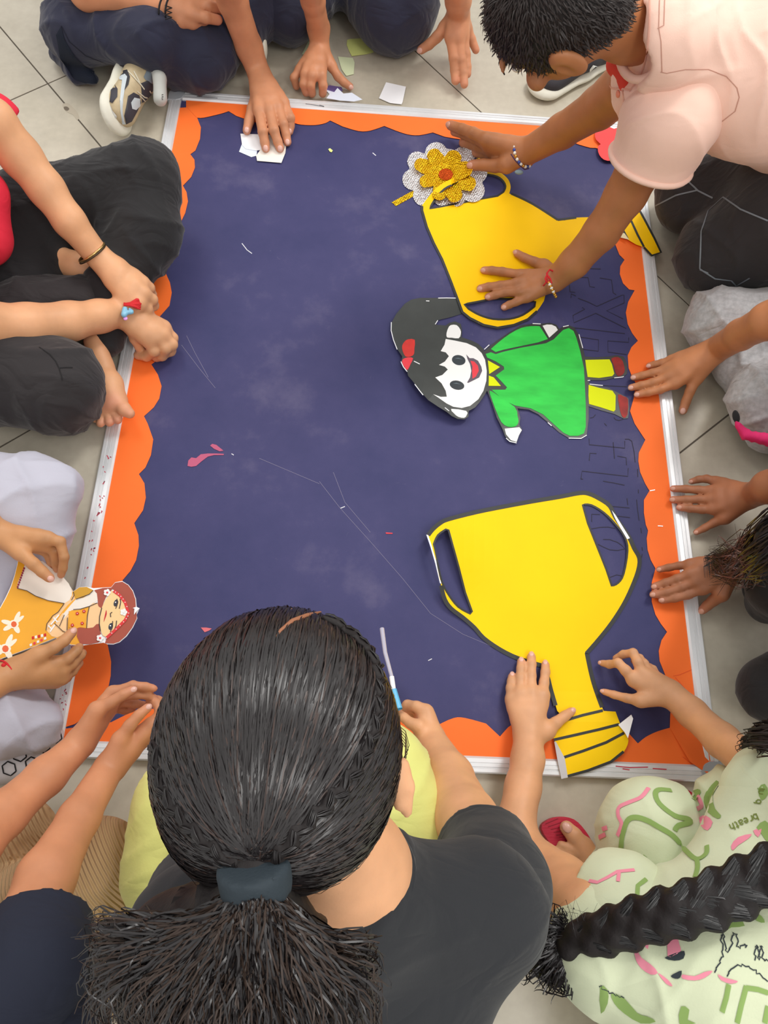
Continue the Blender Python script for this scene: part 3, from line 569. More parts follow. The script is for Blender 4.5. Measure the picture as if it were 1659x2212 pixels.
for k, (tip, w_, zz_) in enumerate((((450,225),78,.010),((275,345),72,.010),((700,255),86,.008),((335,560),66,.006),((850,400),84,.012),((900,590),80,.009),((715,735),84,.007),((515,720),74,.004))):
    c0 = np.array((600., 475.)); t_ = np.array(tip, float); d = t_-c0; L = np.linalg.norm(d); d /= L; n_ = np.array((-d[1], d[0])); pg = []
    for s_ in np.linspace(0, 1, 9): pg.append(c0+d*s_*L*.85+n_*w_*(.35+.75*math.sin(math.pi*min(1, s_*.62+.1))))
    for a in np.linspace(70, -70, 7): pg.append(c0+d*(L*.82+w_*.9*math.cos(math.radians(a)))+n_*w_*math.sin(math.radians(a)))
    for s_ in np.linspace(1, 0, 9): pg.append(c0+d*s_*L*.85-n_*w_*(.35+.75*math.sin(math.pi*min(1, s_*.62+.1))))
    cf = cr(cR, [tuple(c0)])[0]; lf = L/cR[2]
    sheet('petal', cr(cR, [tuple(p) for p in pg]), (lambda cf=cf, lf=lf, zz_=zz_, k=k: lambda x, y: ZB+.0042+.0004*k+zz_*min(1.2, math.hypot(x-cf[0], y-cf[1])/lf)**2+.0006*math.sin((x-y)*.12+k))(), M_gold, fw, step=5)
sheet('glitter_disc', cr(cR, ell2((600, 470), 76, 60, 0)), ZB+.0100, M_glit, fw)
for nm, pp in (('gold_strip', [(30,765),(230,655),(278,640),(280,690),(75,805)]), ('gold_strip', [(905,320),(985,262),(1030,262),(1035,290),(1000,322),(915,332)])):
    sheet(nm, cr(cR, pp), ZB+.0012, M_gold, fw)
sheet('white_tape', cr(cR, [(780,640),(872,636),(876,718),(790,722)]), ZB+.0040, M_wh, fw)
# --- red heart flower at the far corner
rh = sheet('paper_heart_flower', cr(cW, smooth([(1140,1160),(1155,1115),(1200,1090),(1255,1090),(1305,1112),(1350,1095),(1400,1092),(1440,1130),(1440,1200),(1400,1240),(1380,1290),(1340,1370),(1250,1388),(1195,1360),(1168,1310),(1168,1260),(1190,1245),(1150,1205)], 2)), .0185, mat('red_crepe_paper', (246, 66, 66), .6, var=.04), None)
tag(rh, 'red paper heart shaped petals on the border by the pink sleeve', 'cutout')
# --- small papers
def paper(name, pts, z, m, label, cat='paper', group=None, parent=None):
    o = sheet(name, pts, z, m, parent)
    if parent is None: tag(o, label, cat, group)
    return o
M_cr = mat('cream_sticky_paper', (240, 236, 226), .55); M_mint = mat('pale_mint_paper', (222, 232, 190), .55); M_lime = mat('pale_lime_paper', (224, 232, 142), .55); M_bl = mat('pale_blue_white_paper', (226, 234, 248), .5)
paper('paper_note', cr(cA, [(1032,655),(1045,620),(1110,648),(1108,672),(1085,678)]), ZB+.0012, M_bl, 'pale blue sticky paper under the white ones at the fingertips')
paper('paper_note', cr(cA, [(1038,577),(1120,580),(1150,575),(1180,640),(1105,650),(1060,642),(1045,625)]), ZB+.0022, M_wh, 'white square paper under the thumb and fingers on the navy board')
paper('paper_note', cr(cA, [(1106,672),(1122,650),(1150,600),(1170,568),(1190,600),(1236,625),(1232,660),(1215,703),(1110,694)]), ZB+.0034, M_cr, 'cream paper piece held down by three fingertips')
paper('paper_note', [(750,86),(756,84),(798,82),(807,113),(790,117),(760,121),(755,112),(749,97)], .0025, M_lime, 'pale lime square note on the floor between two navy knees')
paper('paper_note', [(730,122),(762,125),(766,135),(764,160),(748,164),(738,150)], .0022, M_mint, 'pale mint note on the floor touching the thumb')
paper('paper_note', [(666,88),(672,93),(668,120),(652,117)], .0022, M_mint, 'pale mint scrap half hidden behind the wrist')
paper('paper_note', cr(cQ, [(188,982),(425,1035),(385,1220),(372,1246),(235,1230),(103,1172)]), .003, M_wh, 'plain white square note on the tiles just above the frame')
paper('paper_scrap', [(702,193),(722,199),(729,190),(742,202),(760,200),(783,215),(765,219),(735,217),(705,212),(712,203)], .019, M_bl, 'jagged white paper scrap lying on the top frame rail')
paper('paper_scrap', [(703,190),(712,184),(738,188),(740,196),(716,200),(704,196)], .004, mat('violet_paper', (142, 124, 200), .5), 'violet paper scrap beside the jagged white scrap')
M_pk = mat('pink_scrap', (186, 84, 118), .6); M_pk2 = mat('salmon_scrap', (222, 108, 116), .6)
paper('paper_scrap', cr(cC, [(1345,1430),(1358,1418),(1385,1425),(1430,1462),(1405,1466),(1370,1450)]), ZB+.001, M_pk, 'small pink torn scrap above the long pink one on the navy board')
paper('paper_scrap', cr(cC, [(1200,1560),(1205,1525),(1225,1505),(1255,1510),(1285,1485),(1330,1480),(1385,1480),(1432,1482),(1432,1490),(1370,1490),(1330,1500),(1290,1530),(1255,1560),(1225,1565)]), ZB+.001, M_pk, 'long pink torn scrap at the left of the navy board')
paper('paper_scrap', cr(cE, [(1285,1172),(1320,1172),(1355,1178),(1340,1190),(1310,1202)]), ZB+.001, M_pk2, 'tiny salmon paper scrap left of the ponytailed head')
paper('paper_scrap', [(833,1150),(848,1151),(848,1153),(834,1153)], ZB+.001, M_ro, 'tiny red paper sliver left of the upright trophy')
paper('paper_scrap', [(709,322),(713,320),(719,325),(716,329),(712,327)], ZB+.002, M_lime, 'tiny crumpled lime paper bit near the top border')
# ================================================================ PEOPLE: tools
from mathutils.bvhtree import BVHTree
def unit(v): v = np.array(v, float); return v/(np.linalg.norm(v)+1e-12)
def Wn(x, y, z, r): return (np.array((x, y, z), float), r)
def skin(name, col, pink=(214, 140, 118)):
    m, t, b = nt(name); g = t.nodes.new('ShaderNodeNewGeometry'); c = lin(col)
    n = t.nodes.new('ShaderNodeTexNoise'); n.inputs['Scale'].default_value = 22; n.inputs['Detail'].default_value = 5; t.links.new(g.outputs['Position'], n.inputs[0])
    r = t.nodes.new('ShaderNodeMapRange'); r.inputs[1].default_value = .3; r.inputs[2].default_value = .7; r.inputs[3].default_value = .9; r.inputs[4].default_value = 1.1; t.links.new(n.outputs[0], r.inputs[0])
    x = t.nodes.new('ShaderNodeVectorMath'); x.operation = 'SCALE'; x.inputs[0].default_value = c; t.links.new(r.outputs[0], x.inputs['Scale'])
    at = t.nodes.new('ShaderNodeAttribute'); at.attribute_name = 'mark'
    dk = t.nodes.new('ShaderNodeMapRange'); dk.inputs[1].default_value = 0; dk.inputs[2].default_value = -1; dk.inputs[3].default_value = 0; dk.inputs[4].default_value = .5; t.links.new(at.outputs['Fac'], dk.inputs[0])
    m1 = t.nodes.new('ShaderNodeMix'); m1.data_type = 'RGBA'; t.links.new(dk.outputs[0], m1.inputs[0]); t.links.new(x.outputs[0], m1.inputs[6]); m1.inputs[7].default_value = (*[v*.45 for v in c], 1)
    pk = t.nodes.new('ShaderNodeMapRange'); pk.inputs[1].default_value = 0; pk.inputs[2].default_value = 1; pk.inputs[3].default_value = 0; pk.inputs[4].default_value = .6; t.links.new(at.outputs['Fac'], pk.inputs[0])
    m2 = t.nodes.new('ShaderNodeMix'); m2.data_type = 'RGBA'; t.links.new(pk.outputs[0], m2.inputs[0]); t.links.new(m1.outputs[2], m2.inputs[6]); m2.inputs[7].default_value = (*lin(pink), 1)
    t.links.new(m2.outputs[2], b.inputs['Base Color']); b.inputs['Roughness'].default_value = .48; b.inputs['Specular IOR Level'].default_value = .4
    b.inputs['Subsurface Weight'].default_value = .12; b.inputs['Subsurface Radius'].default_value = (.01, .004, .002); b.inputs['Subsurface Scale'].default_value = .5
    n2 = t.nodes.new('ShaderNodeTexNoise'); n2.inputs['Scale'].default_value = 380; n2.inputs['Detail'].default_value = 3; t.links.new(g.outputs['Position'], n2.inputs[0])
    bp = t.nodes.new('ShaderNodeBump'); bp.inputs['Strength'].default_value = .22; bp.inputs['Distance'].default_value = .0006; t.links.new(n2.outputs[0], bp.inputs['Height']); t.links.new(bp.outputs[0], b.inputs['Normal']); return m
M_nail = mat('fingernail', (226, 176, 160), .28, spec=.6); M_naild = mat('fingernail_brown', (205, 150, 128), .28, spec=.6)
_nv = []; _nf = []
for i in range(5):
    for j in range(10):
        ph = math.pi/2*i/4; th = 2*math.pi*j/10; s_ = 1+.12*math.cos(2*th)*0
        _nv.append((math.cos(th)*math.sin(math.pi/2-ph*1)*1.0 if i < 4 else 0, math.sin(th)*math.cos(ph) if i < 4 else 0, math.sin(ph)))
for i in range(4):
    for j in range(10): _nf.append((i*10+j, i*10+(j+1) % 10, (i+1)*10+(j+1) % 10, (i+1)*10+j))
nail_me = {}
def nail(parent, tip, prev, up, m):
    """a small convex plate on the back of a fingertip; tip = (centre, radius)"""
    if m.name not in nail_me:
        me = bpy.data.meshes.new('fingernail'); me.from_pydata(_nv, [], _nf); me.polygons.foreach_set('use_smooth', np.ones(len(_nf), bool)); me.materials.append(m); nail_me[m.name] = me
    o = link(bpy.data.objects.new('fingernail', nail_me[m.name])); d = unit(tip[0]-prev[0]); n = unit(np.array(up, float)-d*(np.array(up)@d)); s_ = np.cross(n, d); r = tip[1]
    c = tip[0]+n*r*.72+d*r*.22
    # mesh x = along finger, y = across, z = out
    d2 = unit(d-n*.18); n2 = unit(np.cross(s_, -d2)) if np.cross(s_, -d2)@n > 0 else unit(np.cross(d2, -s_))
    if n2@n < 0: n2 = -n2
    M_ = Matrix(((d2[0]*r*.78, s_[0]*r*.62, n2[0]*r*.36, 0), (d2[1]*r*.78, s_[1]*r*.62, n2[1]*r*.36, 0), (d2[2]*r*.78, s_[2]*r*.62, n2[2]*r*.36, 0), (0, 0, 0, 1)))
    M_.translation = Vector(c-origin(parent)); o.parent = parent; o.matrix_local = M_
def UP(p): return unit(CC-p)
class Body:
    """collects the pieces of one person's continuous body"""
    def __init__(s): s.base = []; s.groups = []; s.nails = []; s.marks = []; s.pinks = []
    def limb(s, nodes, k=.012, flat=None): s.base += chain(nodes, k, flat); return nodes
    def hand(s, wrist, fingers, thumb=None, nails='all', kp=.008, palm=None, fat=1.0, cross=True, fs=1.0):
        """fingers: node lists that start at the knuckle"""
        ks = [f[0] for f in fingers]
        fingers = [[(q[0], q[1]*1.09*fs) for q in f] for f in fingers]; thumb = thumb and [(q[0], q[1]*1.06*fs) for q in thumb]; ks = [f[0] for f in fingers]
        for f in fingers:
            a = (wrist[0]+(f[0][0]-wrist[0])*.12, wrist[1]*.82); s.base.append(rc(a, (f[0][0], f[0][1]*1.16*fat), kp))
        if cross:
            for i in range(len(ks)-1):
                s.base.append(rc((ks[i][0]*.8+wrist[0]*.2, ks[i][1]*1.1*fat), (ks[i+1][0]*.8+wrist[0]*.2, ks[i+1][1]*1.1*fat), kp))
                s.base.append(rc((ks[i][0]*.5+wrist[0]*.5, ks[i][1]*1.25*fat), (ks[i+1][0]*.5+wrist[0]*.5, ks[i+1][1]*1.25*fat), kp))
        if palm: s.base += palm
        for i, f in enumerate(fingers):
            g = []
            for q in range(len(f)-1): g.append(rc(f[q], f[q+1], .002))
            # slightly thicker joints
            for q in range(1, len(f)-1): g.append(el(f[q][0], [f[q][1]*1.07]*3, None, .002)); s.marks.append((f[q][0]+UP(f[q][0])*f[q][1], f[q][1]*.9))
            s.marks.append((f[0][0]+UP(f[0][0])*f[0][1], f[0][1]*.9))
            s.groups.append(g); s.pinks.append((f[-1][0], f[-1][1]*1.25))
            if nails == 'all' or (nails and i in nails): s.nails.append((f[-1], f[-2], None))
        if thumb:
            g = []
            s.base.append(rc((wrist[0]*.8+thumb[0][0]*.2, wrist[1]*.75), (thumb[0][0], thumb[0][1]*1.25), kp))
            for q in range(len(thumb)-1): g.append(rc(thumb[q], thumb[q+1], .003))
            s.groups.append(g); s.pinks.append((thumb[-1][0], thumb[-1][1]*1.25)); s.marks.append((thumb[1][0]+UP(thumb[1][0])*thumb[1][1], thumb[1][1]*.8))
            if nails == 'all' or (nails and 't' in nails): s.nails.append((thumb[-1], thumb[-2], None))
    def build(s, parent, m, h=.0028, nm=M_nail, subs=(), label=None):
        mk, pk = s.marks, s.pinks
        def paint(V_):
            out = np.zeros(len(V_))
            for c, r in mk: out -= .55*np.exp(-((V_-c)**2).sum(1)/(r*r*.8))
            for c, r in pk: out += .9*np.exp(-((V_-c)**2).sum(1)/(r*r*.9))
            return np.clip(out, -1, 1)
        o = blob('body', s.base, m, parent, h=h, groups=s.groups, k=.006, subs=subs, it=1, paint=paint, label=label)
        for tip, prev, up_ in s.nails: nail(parent, tip, prev, UP(tip[0]) if up_ is None else up_, nm)
        return o
def frame(f, u):
    f = unit(f); u = unit(np.array(u)-f*(np.array(u)@f)); return f, u, np.cross(f, u)
def head(B, c, f, u, s=1.0):
    """child's head added to the continuous body: skull, jaw, nose, lips, ears"""
    f, u, r = frame(f, u); c = np.array(c, float); R = [r, f, u]; L = lambda a, b, d: c+(r*a+f*b+u*d)*s
    B.base += [el(L(0, -.004, .012), (.069*s, .086*s, .082*s), R, .01), el(L(0, .036, -.048), (.050*s, .046*s, .048*s), R, .025), el(L(0, .05, -.078), (.022*s, .02*s, .018*s), R, .02)]
    B.base += [rc((L(0, .080, -.004), .007*s), (L(0, .096, -.030), .0105*s), .006), el(L(0, .080, -.056), (.021*s, .009*s, .006*s), R, .005), el(L(0, .084, .018), (.045*s, .008*s, .006*s), R, .01)]
    for q in (-1, 1):
        B.base += [el(L(q*.072, -.008, -.012), (.008*s, .017*s, .029*s), R, .004), el(L(q*.045, .066, -.030), (.018*s, .014*s, .016*s), R, .012)]
    return [el(L(q*.072+q*.010, -.004, -.012), (.006*s, .009*s, .018*s), R, .003) for q in (-1, 1)]+[el(L(q*.030, .088, -.002), (.014*s, .010*s, .009*s), R, .008) for q in (-1, 1)]
M_eye = mat('eye_white', (236, 232, 226), .2); M_iris = mat('dark_iris', (42, 26, 20), .15)
def uv_ball(name, c, r, m, parent, n=10, axes=None, label=None):
    V_ = []; F_ = []; c = np.array(c, float); r = np.ones(3)*r if np.isscalar(r) else np.array(r); A = np.eye(3) if axes is None else np.array(axes)
    for i in range(1, n):
        for j in range(2*n):
            a = math.pi*i/n; b = math.pi*j/n; V_.append(c+(np.array((math.sin(a)*math.cos(b), math.sin(a)*math.sin(b), math.cos(a)))*r)@A)
    s_ = len(V_); V_ += [c+np.array((0, 0, r[2]))@A, c-np.array((0, 0, r[2]))@A]
    for i in range(n-2):
        for j in range(2*n): k = (j+1) % (2*n); F_.append([i*2*n+j, (i+1)*2*n+j, (i+1)*2*n+k, i*2*n+k])
    for j in range(2*n): k = (j+1) % (2*n); F_.append([s_, j, k]); F_.append([s_+1, (n-2)*2*n+k, (n-2)*2*n+j])
    return mesh(name, V_, F_, m, parent, label)
def eyes(parent, c, f, u, s=1.0):
    f, u, r = frame(f, u)
    for q in (-1, 1):
        o = uv_ball('eye', np.array(c)+(r*q*.030+f*.0745-u*.002)*s, .0098*s, M_eye, parent, 8); uv_ball('iris', np.array(c)+(r*q*.030+f*.0805-u*.002)*s, .0052*s, M_iris, o, 6)
        tube_mesh('eyebrow', [[np.array(c)+(r*q*x+f*(.0905-abs(x-.03)*.35)+u*(.016-abs(x-.028)*.12))*s for x in (.015, .025, .035, .044)]], [.0012, .0024, .0022, .001], M_hair, parent)
M_hair = mat('black_hair', (30, 25, 25), .58, bump=.5, bscale=120, spec=.3, bdist=.002)
def locks(name, paths, r, m, parent, sides=3, label=None): return tube_mesh(name, paths, r, m, parent, sides, label, kind='stuff')
def cap(parent, c, f, u, s=1.0, g=.010, low=0, label=None):
    """hair covering the skull, open over the face, with short combed locks"""
    f, u, r = frame(f, u); c = np.array(c, float); R = [r, f, u]; L = lambda a, b, d: c+(r*a+f*b+u*d)*s
    o = blob('hair', [el(L(0, -.008, .016), ((.069+g)*s, (.086+g)*s, (.082+g)*s), R, .01), el(L(0, -.045, -.03), (.058*s, .045*s, (.05+low)*s), R, .02)], M_hair, parent, h=.006,
             subs=[el(L(0, .095, -.055), (.085*s, .075*s, .085*s), R, .012), el(L(.085, .0, -.03), (.02*s, .03*s, .035*s), R, .006), el(L(-.085, .0, -.03), (.02*s, .03*s, .035*s), R, .006)], label=label)
    return o
_bv = {}
def bvh(o):
    if o.name not in _bv:
        lo = origin(o); me = o.data; _bv[o.name] = BVHTree.FromPolygons([tuple(np.array(v.co)+lo) for v in me.vertices], [tuple(p.vertices) for p in me.polygons])
    return _bv[o.name]
def hit(o, x, y):
    if isinstance(o, list):
        b = [hit(q, x, y)+(q,) for q in o]; b = [q for q in b if q[0] is not None]
        if not b: return None, None
        b.sort(key=lambda q: np.linalg.norm(q[0]-CC)); hit.o = b[0][2]; return b[0][:2]
    d = CR.T@np.array([(x-W/2)/F, -(y-H/2)/F, -1.0]); loc, n, i, ds = bvh(o).ray_cast(Vector(CC), Vector(unit(d)))
    if loc is None: return None, None
    n = np.array(n); n = n if n@(CC-np.array(loc)) > 0 else -n
    return np.array(loc), n
def decal(name, o, lines, w, m, parent=None, off=.0008, step=5, th=None, label=None, one=False):
    """printed or stitched lines laid on the cloth surface"""
    outs = []; allV = []; allF = []
    for L in lines:
        p = np.array(L, float); q = [p[0]]
        for i in range(len(p)-1):
            k = max(1, int(np.linalg.norm(p[i+1]-p[i])/step)); q += [p[i]+(p[i+1]-p[i])*j/k for j in range(1, k+1)]
        pts = []; ns = []
        for a in q:
            c, n = hit(o, *a[:2])
            if c is not None: pts.append(c+n*off); ns.append(n)
        if len(pts) < 2: continue
        pts = np.array(pts); ns = np.array(ns); t = np.gradient(pts, axis=0); t /= np.linalg.norm(t, axis=1)[:, None]+1e-9; s_ = np.cross(ns, t); s_ /= np.linalg.norm(s_, axis=1)[:, None]+1e-9
        ww = np.array([w*depth(c)/F/2 for c in pts])[:, None]; V_ = np.concatenate([pts+s_*ww, pts+ns*.0004, pts-s_*ww]); n = len(pts); i = np.arange(n-1)
        F_ = np.concatenate([np.stack([i, i+1, n+i+1, n+i], 1), np.stack([n+i, n+i+1, 2*n+i+1, 2*n+i], 1)])
        if one: allF.append(F_+sum(len(v) for v in allV)); allV.append(V_)
        else: outs.append(mesh(name, V_, F_, m, parent or (hit.o if isinstance(o, list) else o), label))
    if one and allV: x = mesh(name, np.concatenate(allV), np.concatenate(allF), m, parent or (hit.o if isinstance(o, list) else o), label); x['kind'] = 'stuff'; outs.append(x)
    return outs
def patch(name, o, poly, m, parent=None, off=.0009, step=6, label=None):
    """printed patch of colour that follows the surface below it"""
    pts = [Vector(p[:2]) for p in poly]; n = len(pts); xs = [p.x for p in pts]; ys = [p.y for p in pts]; ed = [(i, (i+1) % n) for i in range(n)]
    for gx in np.arange(min(xs)+step/2, max(xs), step):
        for gy in np.arange(min(ys)+step/2, max(ys), step):
            if inside(poly, gx, gy): pts.append(Vector((gx, gy)))
    v, e, f, *_ = geometry.delaunay_2d_cdt(pts, ed, [], 1, 1e-4); V_ = []; ok = []
    for a in v:
        c, nn = hit(o, a.x, a.y); ok.append(c is not None); V_.append(c+nn*off if c is not None else (0, 0, 0))
    F_ = [list(q) for q in f if all(ok[i] for i in q) and inside(poly, sum(v[i].x for i in q)/3, sum(v[i].y for i in q)/3)]
    if not F_: return None
    us = sorted({i for q in F_ for i in q}); mp = {a: b for b, a in enumerate(us)}
    return mesh(name, [V_[i] for i in us], [[mp[i] for i in q] for q in F_], m, parent or (hit.o if isinstance(o, list) else o), label)
def ring(name, c, axis, rx, ry, th, m, parent, n=28, label=None, yd=None, kind=None):
    a = unit(axis); u = unit(np.cross(a, (0, 0, 1)) if yd is None else np.cross(yd, a)); v = np.cross(a, u)
    return tube_mesh(name, [[np.array(c)+u*rx*math.cos(t)+v*ry*math.sin(t) for t in np.linspace(0, 2*math.pi, n, endpoint=False)]], th, m, parent, 6, label, closed=True)
def mid(a, b, t=.5): return (a[0]*(1-t)+b[0]*t, a[1]*(1-t)+b[1]*t)
FOLD = lambda a=.004, w=.05: [(a*1.3, (1, .4, .3), w, 1.6), (a*1.1, (-.3, 1, .5), w*1.5, 2.0), (a*.7, (.6, -.7, .4), w*.8, 2.4)]
def person(label, loc, group='children around the board'): return thing('person', label, 'person', loc, None)
def shoe_base(parent, heel, toe, upv, hgt, m_sole, m_up, name='sneaker', wid=.040, label=None, side=1):
    """trainer: sole and upper; heel/toe = world points on the sole, upv = shoe's own up"""
    t = np.array(toe, float)-np.array(heel, float); L = np.linalg.norm(t); t = unit(t); n = unit(np.array(upv, float)-t*(np.array(upv)@t)); s_ = np.cross(t, n); R = [t, s_, n]
    q = lambda a, b, c: np.array(heel)+t*a*L+s_*b+n*c
    sole = blob('sole', [rc((q(.14, 0, .012), wid*.80), (q(.45, 0, .012), wid*.78), .02, (n, 2.6)), rc((q(.45, 0, .012), wid*.78), (q(.84, .003*side, .013), wid), .02, (n, 2.8)), el(q(.06, 0, .03), (.026, wid*.75, .022), R, .01)], m_sole, parent, h=.0035, label=label)
    upper = blob('upper', [rc((q(.17, 0, .045), wid*.74), (q(.42, 0, .045), wid*.70), .02), rc((q(.42, 0, .045), wid*.70), (q(.80, .003*side, .026), wid*.80), .02, (n, 1.5)), rc((q(.20, 0, .05), wid*.70), (q(.24, 0, hgt), wid*.66), .02)], m_up, parent, h=.0035,
                 subs=[rc((q(.2, 0, hgt-.01), wid*.45), (q(.22, 0, hgt+.04), wid*.7), .003)], cuts=[(q(0, 0, hgt+.006), n)])
    return q, sole, upper, (t, s_, n)
# ================================================================ PEOPLE
SK_A = skin('skin_warm_brown', (206, 142, 104)); SK_B = skin('skin_deep_brown', (168, 108, 72)); SK_C = skin('skin_tan', (220, 164, 122)); SK_D = skin('skin_golden', (200, 146, 100))
M_navy = mat('navy_cloth', (32, 35, 58), .85, var=.08, vscale=30, bump=.25, bscale=700, sheen=.2, fold=0.5); M_bk = mat('black_cloth', (25, 24, 27), .85, var=.08, bump=.2, bscale=700, sheen=.15, fold=0.5)
M_bk2 = mat('charcoal_cloth', (40, 36, 38), .85, var=.08, bump=.2, bscale=700, sheen=.15, fold=0.5)
M_solew = mat('cream_rubber', (226, 224, 208), .5, var=.05, vscale=40); M_gold2 = mat('champagne_mesh', (196, 178, 142), .5, var=.12, vscale=60); M_dkmesh = mat('black_mesh', (52, 50, 56), .7, bump=.6, bscale=420)
def torso(B, pel, ch, nk, shl, shr, r1=.095, r2=.09):
    B.base += [rc((pel, r1), (ch, r2), .03, None), rc((ch, r2*.8), (nk, .034), .03), rc((ch, .07), (shl, .045), .03), rc((ch, .07), (shr, .045), .03)]
V3 = lambda *a: np.array(a, float)
def shirt(parent, m, pel, ch, nk, shl, shr, sl, extra=(), h=.007, r1=.115, r2=.105, cuts=(), subs=(), wr=None, name='shirt', label=None, neck=.045):
    """sl = list of sleeve chains, each ending in a plane cut with an opening"""
    pr = [rc((pel, r1), (ch, r2), .03), rc((ch, r2*.85), (nk, neck), .03), rc((ch, .085), (shl, .058), .03), rc((ch, .085), (shr, .058), .03)]+list(extra)
    o = blob(name, pr, m, parent, h=h, subs=subs, cuts=cuts, wr=wr, label=label, it=3)
    return o
def sleeve(parent, m, nodes, open_=.006, h=.0045, name='sleeve', wr=None, subs=()):
    """tapered sleeve, cut square at the hem and hollow there"""
    a, b = nodes[-2], nodes[-1]; d = unit(b[0]-a[0]); e = (b[0]+d*.03, b[1])
    n2 = list(nodes[:-1])+[e]
    inn = rc((b[0]-d*.022, b[1]-.009), (b[0]+d*.04, b[1]-.007), .002)
    return blob(name, chain(n2, .02), m, parent, h=h, subs=[inn]+list(subs), cuts=[(b[0], d)], wr=wr, it=2)

# ---------------- child at the top left in navy track trousers
p = person('', (-.02, 1.85, 0)); tag(p, 'person in navy trousers at the top left holding white papers down, black thread bracelet', 'person')
B = Body(); pel, ch, nk = V3(-.02, 1.93, .11), V3(.01, 1.86, .36), V3(.02, 1.80, .47); sL, sR = V3(.14, 1.80, .42), V3(-.13, 1.82, .42)
torso(B, pel, ch, nk, sL, sR); hc = V3(.03, 1.74, .60); hf, hu = (0, -.75, -.6), (0, -.55, .8); cav = head(B, hc, hf, hu); B.base.append(rc((nk, .034), (hc, .04), .02))
la = [Wn(*sL, .042)]+N((478,-70,.30,36), (502,0,.21,32), (537,100,.10,28), (557,152,.055,24.5)); B.limb(la)
w = la[-1]
B.hand(w, [N((560,238,.047,11),(568,285,.040,10),(572,308,.026,9),(574,320,.020,8.4)), N((582,236,.050,11),(592,282,.043,10),(600,306,.028,9),(605,320,.020,8.4)), N((600,232,.047,11),(612,268,.041,9.6),(618,292,.027,8.6),(621,307,.020,8)), N((612,222,.041,10.5),(626,255,.036,10),(627,272,.024,8.5),(625,284,.018,8))],
       N((556,200,.045,11),(545,235,.036,11),(538,262,.026,10),(533,282,.020,8.6)))
ra = [Wn(*sR, .042), Wn(-.22, 1.66, .24, .036)]+N((190,-22,.20,40), (300,-2,.19,32), (362,18,.185,26)); B.limb(ra)
B.hand(ra[-1], [N((420,0,.185,12),(452,-2,.185,10.5),(476,4,.175,9.5)), N((424,14,.185,12),(450,13,.185,11),(477,20,.172,9.8)), N((422,32,.18,12),(445,38,.178,11),(470,43,.165,9.8))], N((390,44,.17,13),(415,50,.165,12),(440,48,.155,10)), nails=False)
B.build(p, SK_A, subs=cav)
M_thr = mat('black_thread', (24, 22, 26), .8)
for x in (357, 371):
    c = P(x, 22, .187); ring('thread_bracelet', c+V3(0, 0, -.003), P(x+20, 28, .187)-P(x, 22, .187), .030, .031, .0022, M_thr, p)
tube_mesh('thread_bracelet', [[P(357+14*(i % 2), 2+i*5, .187)+UP(P(360, 20, .18))*.030 for i in range(9)]], .0012, M_thr, p)
tr = [rc(*N((300,-150,.12,100), (165,62,.10,66)), .03), rc(*N((165,62,.10,62), (330,80,.13,62)), .03), rc(*N((330,80,.13,62),(560,30,.08,40)), .03)]
tr += [rc(*N((520,-120,.12,100), (560,10,.10,60)), .03), rc(*N((560,10,.10,55), (430,120,.075,66)), .03), rc(*N((430,120,.075,66), (385,128,.06,60)), .03), rc((pel, .13), P(200,-140,.12) is not None and (P(260,-110,.13), .1), .04), rc((pel, .13), (P(500,-110,.13), .09), .04)]
tr += [rc(*N((135,110,.03,26), (165,150,.028,24)), .01), rc(*N((165,150,.028,24), (200,172,.03,12)), .01)]
o = blob('trousers', tr, M_navy, p, h=.006, wr=FOLD(.006, .06), it=3, cuts=[((0, 0, .004), (0, 0, -1))])
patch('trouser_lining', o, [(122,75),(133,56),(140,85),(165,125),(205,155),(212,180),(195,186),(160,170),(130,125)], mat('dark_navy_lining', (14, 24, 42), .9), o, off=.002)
decal('seam', o, [[(133,56),(150,90),(185,120),(230,138),(270,142)]], 2, mat('seam_thread', (22, 24, 40), .9), o)
shirt(p, M_navy, pel, ch, nk, sL, sR, None); sleeve(p, M_navy, [Wn(*sL, .06), (la[1][0]*.45+sL*.55, .052)]); sleeve(p, M_navy, [Wn(*sR, .06), (ra[1][0]*.6+sR*.4, .052)])
cap(p, hc, hf, hu); eyes(p, hc, hf, hu)
